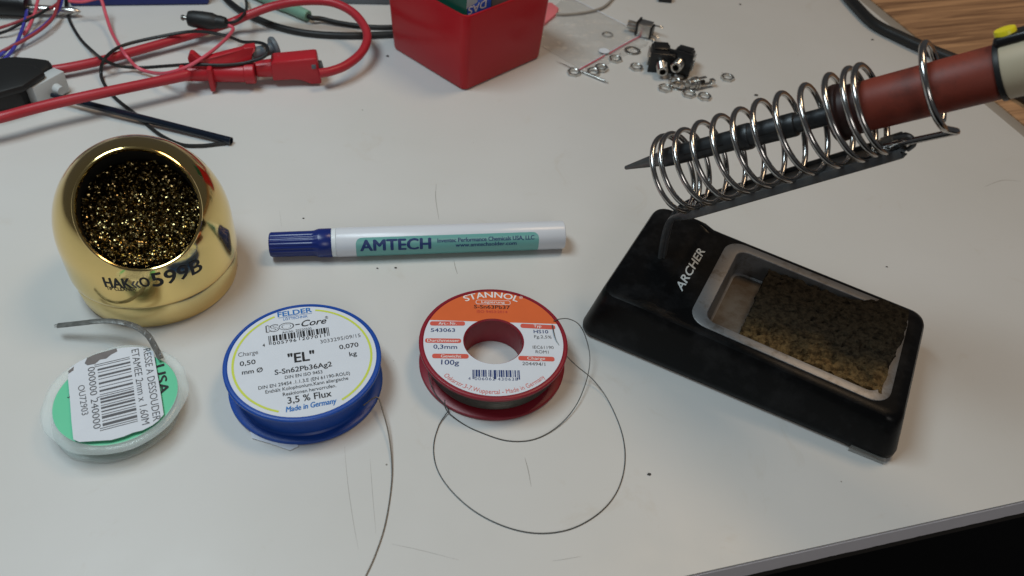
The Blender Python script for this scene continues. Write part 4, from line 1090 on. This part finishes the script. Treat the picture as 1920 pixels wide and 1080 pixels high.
b = B(); b.prism([at(1000, 8, .3), at(1034, 10, .3), at(1047, 20, .3), at(1043, 30, .3), at(1022, 48, .3), at(1000, 58, .3)], (0, 0, 2.2), bev=.4)
tag(b.build('foam_scrap', 'pink_foam', None, origin=at(1025, 30)), 'pink foam scrap poking out behind the red bin', 'foam')
b = B(); b.tube([at(1170, -30, 1.6), at(1150, -4, 1.6), at(1130, 14, 1.6), at(1098, 23, 1.6), at(1060, 27, 1.6), at(1020, 26, 1.6)], .9, n=8); tag(b.build('grey_arc', 'strip', None, origin=at(1098, 23)), 'pale grey arc curving out beyond the clear bag', 'wire')  # thin grey tube following a faint arc
px = at(1246, 2, 0); b = B(); b.box(px + V((0, 8, 3)), (10, 22, 6), bev=.6); tag(b.build('plastic_clip', 'black_gloss', None, origin=px), 'small black plastic clip at the far edge behind the silver jack', 'clip')
px = at(1030, -6, 0); b = B(); b.box(px + V((4, 10, 8)), (46, 16, 16), bev=1); tag(b.build('black_case', 'black_gloss', None, origin=px), 'black case behind the red bin and the pink foam', 'case')
cr0 = None
for k, (x, y, r, m, lb) in enumerate([(727, 105, .7, 'crumb', 'dark crumb left of the red bin'), (1217, 889, .5, 'crumb', 'dark crumb on the desk in front of the black stand'), (1418, 178, .8, 'crumb', 'grey crumb between the far nut and the spring'), (1163, 101, .35, 'crumb', 'tiny crumb between the nuts and the black jacks'),
                               (1388, 8, .55, 'crumb', 'tiny crumb at the far edge of the desk'), (742, 502, .4, 'crumb', 'dark crumb below the pen label'), (708, 503, .35, 'crumb', 'tiny crumb below the pen cap end'), (1663, 500, .35, 'crumb', 'tiny crumb right of the sponge'), (1636, 74, .6, 'crumb', 'small crumb beside the black power cable'), (569, 409, .35, 'crumb', 'tiny crumb above the pen cap')]):
    b = B(); t = bmesh.new(); bmesh.ops.create_icosphere(t, subdivisions=2, radius=r)
    for v in t.verts: v.co = V((v.co.x * 1.5, v.co.y, v.co.z * .7)) * (1 + .5 * noise.noise(v.co * 2 + V((k * 5, 0, 0))))
    q = at(x, y, r * .6)
    for v in t.verts: v.co += q
    b.add(t); tag(b.build('crumb', m, None, origin=V((q.x, q.y, 0))), lb, 'crumb', 'crumbs on the desk')

# ================================================================== TEST LEADS, CLIPS AND WIRES (TOP LEFT)
def y1(x, y, z): return at(x / 3.725, y / 3.725, z)
def y2(x, y, z): return at(300 + x / 3.724, y / 3.724, z)
def cable(name, pts, r, m, label, cat='wire', group=None, n=10, sub=6):
    b = B(); b.tube(pts, r, n=n, sub=sub); q = pts[len(pts) // 2]
    return tag(b.build(name, m, None, origin=V((q.x, q.y, 0))), label, cat, group)
# red test lead with its two clip halves
tl = thing('test_lead', y2(500, 520, 0), 'thick red test lead with red plastic test clips looping across the desk', 'test lead')
b = B(); b.tube([y1(-300, 600, 6), y1(0, 528, 6), y1(200, 505, 6), y1(430, 480, 6), y1(700, 425, 6), y1(900, 370, 6), y1(1300, 255, 7), y1(1600, 162, 8), y2(600, 112, 12), y2(760, 52, 16), y2(930, 15, 20), y2(1100, 6, 22), y2(1230, 26, 22), y2(1350, 90, 20), y2(1430, 190, 17), y2(1446, 280, 14), y2(1400, 375, 12), y2(1300, 455, 11), y2(1200, 495, 11), y2(1110, 512, 11)], 2.75, n=14, sub=8); b.build('lead', 'red_cable', tl)
b = B(); b.tube([y2(170, 520, 13), y1(1280, 530, 13), y1(1000, 590, 13.5), y1(700, 652, 14), y1(400, 718, 14), y1(200, 768, 14), y1(0, 822, 14), y1(-300, 890, 13)], 2.9, n=14, sub=8, rfun=lambda t: 1.15 - .15 * min(1, t * 4)); b.build('lead', 'red_cable', tl)
# front clip half
ca_, cb_ = y2(135, 510, 10), y2(665, 508, 10); cx = (cb_ - ca_).normalized(); cy = V((-cx.y, cx.x, 0)); LC = (cb_ - ca_).length
b = B(); b.lathe([(3.2, 0), (4.6, 1), (4.8, 10), (4.6, 16), (5.2, 17), (5.4, LC - 6), (6.2, LC - 5.5), (6.4, LC - .6), (5.9, LC)], ca_, cx, n=32, ref=(0, 0, 1))
b.box(ca_ + cx * 18.5 - DZv * 1 - cy * 3, (3, 9, 15), (cx, cy, DZv), bev=1)
cl1 = b.build('clip_body', 'red_clip', tl)
# upper lever: a flat blade above the body with a finger tab
b = B()
lev = [y2(195, 395, 17), y2(208, 362, 22), y2(232, 364, 22), y2(285, 408, 18), y2(400, 378, 19), y2(570, 335, 20), y2(585, 322, 21), y2(660, 315, 21), y2(668, 340, 20), y2(645, 372, 18), y2(640, 440, 12), y2(420, 462, 12), y2(210, 452, 13)]
b.prism([p - cy * 2.0 for p in lev], cy * 5.0, bev=.6); b.build('lever', 'red_clip', tl)
gq, gr = y2(640, 385, 15), y2(790, 335, 16)
gx = (gr - gq).normalized()
b = B(); b.lathe([(3.9, 0), (4.0, 3), (3.6, 8), (3.4, (gr - gq).length - 1), (6.2, (gr - gq).length - .6), (6.8, (gr - gq).length + .6), (6.4, (gr - gq).length + 1.8), (3, (gr - gq).length + 2.6)], gq, gx, n=28); b.build('plunger', 'grey_pl', tl)
# rear clip half
ra, rb_ = y2(672, 480, 10), y2(1105, 455, 11); rx = (rb_ - ra).normalized(); ry = V((-rx.y, rx.x, 0)); LR = (rb_ - ra).length
b = B(); b.lathe([(4.2, 0), (4.8, .6), (5.4, 9), (5.6, 12)], ra, rx, n=28)
def hp(f, z, off=0): return ra + rx * (LR * f) + DZv * (z - 10) - ry * off
side = [hp(.25, 4.5), hp(.25, 15.6), hp(.30, 16.8), hp(.97, 18.0), hp(1.0, 17.0), hp(1.03, .6), hp(.86, .6), hp(.72, 3.4), hp(.6, 4.5)]
b.prism([p - ry * 6 for p in side], ry * 12, bev=1.0); b.build('clip_housing', 'red_clip', tl)
b = B(); b.box(hp(.93, 12.5) - ry * 6.05, (2.6, .5, 2.8), (rx, ry, DZv), bev=.15); b.build('release_tab', 'grey_pl', tl)
b = B(); b.cyl(hp(1.02, 9.5) - ry * 1, hp(1.07, 9.8) - ry * 1, 3.9, 3.5, n=20); b.build('strain_relief', 'dark_grey', tl)

# black rubber alligator boot
ba, bb2 = y2(195, 128, 14), y2(470, 160, 13); bx = (bb2 - ba).normalized(); LB = (bb2 - ba).length
bo = thing('rubber_boot', y2(330, 160, 0), 'black rubber banana plug boot lying over the red test lead', 'plug')
b = B(); b.lathe([(3.2, 0), (4.6, .6), (5.2, 3), (5.4, 9), (5.2, 15), (4.4, 17.5), (4.0, 19), (4.2, LB - 5), (3.4, LB - 1), (2.2, LB)], ba, bx, n=28); b.build('boot', 'black_rub', bo)
b = B(); b.lathe([(1.4, 0), (1.4, -2.5), (1.9, -2.8), (1.7, -4), (.6, -4.4)], ba, bx, n=16); b.build('pin', 'steel_dull', bo)
G = 'loose wires at the back left'
cable('black_wire', [y1(462, -40, 3), y1(462, 50, 2), y1(490, 150, 1.2), y1(560, 270, 1.2), y1(650, 360, 3), y1(720, 415, 11), y1(830, 460, 5), y1(980, 472, 3), y1(1150, 462, 6), y1(1290, 452, 14.5), y2(240, 450, 16.5), y2(420, 455, 16.5), y2(560, 445, 16.5), y2(650, 425, 18), y2(720, 400, 20), y2(752, 365, 22), y2(738, 315, 22), y2(680, 296, 20), y2(580, 293, 16), y2(490, 260, 14), y2(400, 236, 15), y2(280, 220, 14.5), y2(150, 228, 12), y1(1000, 280, 10), y1(850, 322, 10), y1(770, 370, 11), y1(722, 428, 11), y1(705, 500, 4), y1(722, 575, 2), y1(800, 680, 1.2), y1(950, 800, 1.2), y1(1050, 890, 1.2), y1(1150, 960, 1.2), y1(1270, 1010, 1.2), y1(1400, 1017, 1.2), y1(1520, 1005, 1.2), y1(1610, 995, 1.2)], 1.0, 'black_rub', 'thin black wire that loops twice over the red leads and ends by the black rod', group=G, n=8)
cable('pink_wire', [y1(480, 8, 14), y1(580, 12, 14), y1(690, -12, 15), y1(712, 10, 14), y1(742, 110, 8), y1(785, 235, 5), y1(860, 360, 10), y1(890, 400, 10), y1(960, 472, 4.5), y1(1050, 505, 4), y1(1150, 512, 12), y1(1300, 470, 17), y1(1450, 380, 20), y1(1570, 280, 17), y1(1628, 205, 14), y1(1600, 178, 14)], 1.05, 'pink_wire', 'thin pink wire hanging in a loop over both red leads to the black boot', group=G, n=8)
cable('black_wire', [y2(585, -40, 6), y2(602, 10, 6), y2(602, 70, 13), y2(570, 120, 16), y2(520, 152, 15), y2(462, 163, 13)], 1.0, 'black_rub', 'short thin black wire running from the far edge into the black boot', group=G, n=8)
for nm, pts, r, m, lb in [
    ('blue_wire', [(210, -40), (195, 0), (180, 120), (130, 270), (80, 360), (0, 440), (-100, 520)], 1.0, 'blue_wire', 'violet blue wire crossing the metal shaft nearest the left frame'),
    ('blue_wire', [(440, -30), (425, 30), (395, 90), (300, 185), (190, 260), (70, 330), (0, 385), (-100, 440)], 1.0, 'blue_wire', 'violet blue wire sweeping from the navy box to the left'),
    ('dark_red_wire', [(420, -30), (405, 20), (340, 62), (250, 102), (150, 142), (60, 175), (0, 195), (-90, 225)], .95, 'darkred_wire', 'dark red wire highest of the bundle at the left frame'),
    ('dark_red_wire', [(412, 0), (400, 50), (365, 130), (280, 210), (150, 290), (50, 340), (0, 366), (-100, 410)], 1.0, 'darkred_wire', 'dark red wire running beside the violet blue sweep'),
    ('black_wire', [(340, 58), (250, 112), (150, 162), (60, 210), (0, 232), (-90, 262)], .95, 'black_rub', 'thin black wire below the topmost dark red wire at the left frame'),
    ('pink_wire', [(275, -40), (262, 10), (240, 100), (200, 190), (160, 245)], 1.0, 'pink_wire', 'short pink wire crossing the metal shaft and joining the blue wires')]:
    z0 = {'blue_wire': 6.5, 'dark_red_wire': 8, 'black_wire': 7, 'pink_wire': 9}[nm]
    kk = len(pts) - 1
    cable(nm, [y1(x, y, max(1.2, z0 * (1 - i / kk) ** .7 + 1.0)) for i, (x, y) in enumerate(pts)], r, m, lb, group=G, n=8)
cable('black_cable', [y2(430, -60, 2.2), y2(470, 0, 2.2), y2(560, 72, 2.2), y2(680, 132, 2.2), y2(850, 195, 2.2), y2(1050, 234, 2.2), y2(1300, 248, 2.2), y2(1600, 240, 2.2), y2(1800, 225, 2.2), y2(2000, 190, 2.2)], 2.2, 'black_rub', 'thick black cable curving under the red lead to behind the red bin', 'cable', 'black cables behind the red lead')
gc = thing('plug_cable', y2(900, 80, 0), 'thin black cable with a sage green plug boot at its end', 'cable', 'black cables behind the red lead')
ga_, gb_ = y2(720, -30, 5), y2(1035, 112, 4.2); gx2 = (gb_ - ga_).normalized(); LG = (gb_ - ga_).length
b = B(); b.lathe([(4.2, -14), (4.4, LG * .45), (3.9, LG * .55), (3.7, LG - 10), (3.9, LG - 9), (3.7, LG - .5), (3.2, LG)], ga_, gx2, n=24); b.build('plug_boot', 'green_boot', gc)
b = B(); b.tube([gb_ - gx2, gb_ + gx2 * 4, y2(1130, 132, 3), y2(1250, 160, 2), y2(1450, 188, 1.7), y2(1620, 190, 1.7), y2(1800, 175, 1.7)], 1.65, n=10); b.build('cord', 'black_rub', gc)
# navy box, grey case, screwdriver
na, nb_ = y1(490, 48, 0), y1(1462, 36, 0); nx = (nb_ - na).normalized(); ny = V((-nx.y, nx.x, 0)); LN = (nb_ - na).length
b = B(); b.box(na + nx * LN / 2 + ny * 30 + DZv * 11, (LN, 60, 22), (nx, ny, DZv), bev=2.0, seg=3); tag(b.build('navy_box', 'navy_box', None, origin=na + nx * LN / 2), 'flat navy blue plastic box at the far edge behind the wires', 'box')
na, nb_ = y2(1268, 30, 0), y2(1592, 36, 0); nx = (nb_ - na).normalized(); ny = V((-nx.y, nx.x, 0)); LN = (nb_ - na).length
b = B(); b.box(na + nx * LN / 2 + ny * 20 + DZv * 9, (LN + 6, 40, 18), (nx, ny, DZv), bev=1.5); tag(b.build('grey_case', 'grey_pl', None, origin=na + nx * LN / 2), 'slate grey case at the far edge left of the red bin', 'case')
sa_, sb_ = y1(205, 62, 5), y1(565, 82, 4); sx = (sb_ - sa_).normalized(); LS = (sb_ - sa_).length
sd = thing('screwdriver', y1(300, 80, 0), 'screwdriver with black handle and pointed bright metal shaft behind the wires', 'screwdriver')
b = B(); b.lathe([(2.7, -1), (2.9, 0), (2.9, LS * .6), (2.3, LS * .63), (2.6, LS * .68), (2.6, LS * .86), (1.6, LS * .94), (.3, LS)], sa_, sx, n=24); b.build('shaft', 'steel', sd)
b = B(); b.lathe([(3, 1), (6.8, 0), (7.2, -3), (7.2, -70), (6, -80)], sa_ + DZv * 2.4, sx, n=24); b.build('handle', 'black_gloss', sd)
# black block with pale connector and rod
bk = [(-60, 560), (20, 490), (150, 478), (290, 500), (425, 530), (432, 556), (215, 700), (200, 752), (0, 790), (-80, 780)]
BT = 15
b = B(); b.prism([y1(x, y + 26, .2) for x, y in [(-120, 640), (20, 540), (150, 520), (290, 530), (405, 545), (415, 590), (215, 725), (190, 770), (0, 800), (-120, 810)]], (0, 0, BT), bev=2.4)
b.prism([y1(x, y + 6, BT - 1) for x, y in [(-120, 610), (30, 500), (140, 478), (260, 490), (330, 540), (180, 640), (0, 690), (-120, 720)]], (0, 0, 4.5), bev=1.8)
con = thing('plug_connector', y1(200, 650, 0), 'black moulded connector with pale grey end under the red lead at left', 'connector')
b.build('hood', 'black_rub', con)
w0_, w1_ = y1(225, 745, 0), y1(440, 625, 0); wx = (w1_ - w0_).normalized(); wy = V((wx.y, -wx.x, 0)); LW = (w1_ - w0_).length
b = B(); b.box(w0_ + wx * LW / 2 + wy * 2.5 + DZv * 7.5, (LW, 8, 13), (wx, wy, DZv), bev=.7); b.cyl(w0_ + wx * LW * .62 + wy * 5 + DZv * 7, w0_ + wx * LW * .62 + wy * 10.5 + DZv * 6.5, 3.2, 2.6, n=20); b.build('end_cap', 'lightgrey', con)
ra_, re_ = y1(395, 672, 5.5), y1(1615, 985, 2.4)
b = B(); rdv = (re_ - ra_).normalized(); LL = (re_ - ra_).length
b.lathe([(1.3, -3), (1.4, 12), (2.0, 13), (2.1, LL), (1.7, LL), (1.6, LL - 2)], ra_, rdv, n=20, cap1=True); 
rod = b.build('plastic_rod', 'navy_tube', None, origin=V((ra_.x, ra_.y, 0))); tag(rod, 'glossy blue black rod lying in front of the red leads', 'rod')

# ================================================================== LIGHT
def area(name, loc, target, sx_, sy_, power, col):
    l = bpy.data.lights.new(name, 'AREA'); l.shape = 'RECTANGLE'; l.size = sx_ * S; l.size_y = sy_ * S; l.energy = power; l.color = col
    o = bpy.data.objects.new(name, l); COL.objects.link(o); o.location = V(loc) * S
    d = (V(target) - V(loc)).normalized(); o.rotation_euler = d.to_track_quat('-Z', 'Y').to_euler(); return o
area('desk_lamp_tube', (-310, 260, 680), (-280, 280, 0), 380, 210, 3.0, (.80, .965, 1.04))
area('room_lamp', (420, 640, 1250), (150, 300, 0), 340, 340, 4.3, (1.0, .72, .46))
area('front_fill_light', (420, -1050, 900), (60, 250, 0), 500, 500, 3.3, (1.0, .95, .90))  # added fill for the front faces, standing in for unseen light in the room
w = bpy.data.worlds.new('World'); scene.world = w; w.use_nodes = True
bg = w.node_tree.nodes['Background']; bg.inputs[0].default_value = (.95, .96, 1.0, 1); bg.inputs[1].default_value = .06

cam = bpy.data.cameras.new('camera'); co = bpy.data.objects.new('camera', cam); COL.objects.link(co)
cam.sensor_width = 36; cam.lens = FPX / 1920 * 36; cam.clip_start = .01; cam.clip_end = 50
co.matrix_world = Matrix((( _rt.x, _up.x, -_fw.x, 0), (_rt.y, _up.y, -_fw.y, 0), (_rt.z, _up.z, -_fw.z, CAM_H * S), (0, 0, 0, 1)))
cam.dof.use_dof = True; cam.dof.focus_distance = .36; cam.dof.aperture_fstop = 15
scene.camera = co
scene.view_settings.view_transform = 'Standard'; scene.view_settings.look = 'None'
scene.view_settings.exposure = 0; scene.view_settings.gamma = 1; scene.view_settings.use_curve_mapping = False
scene.cycles.max_bounces = 10; scene.cycles.transparent_max_bounces = 12
scene.cycles.use_denoising = True
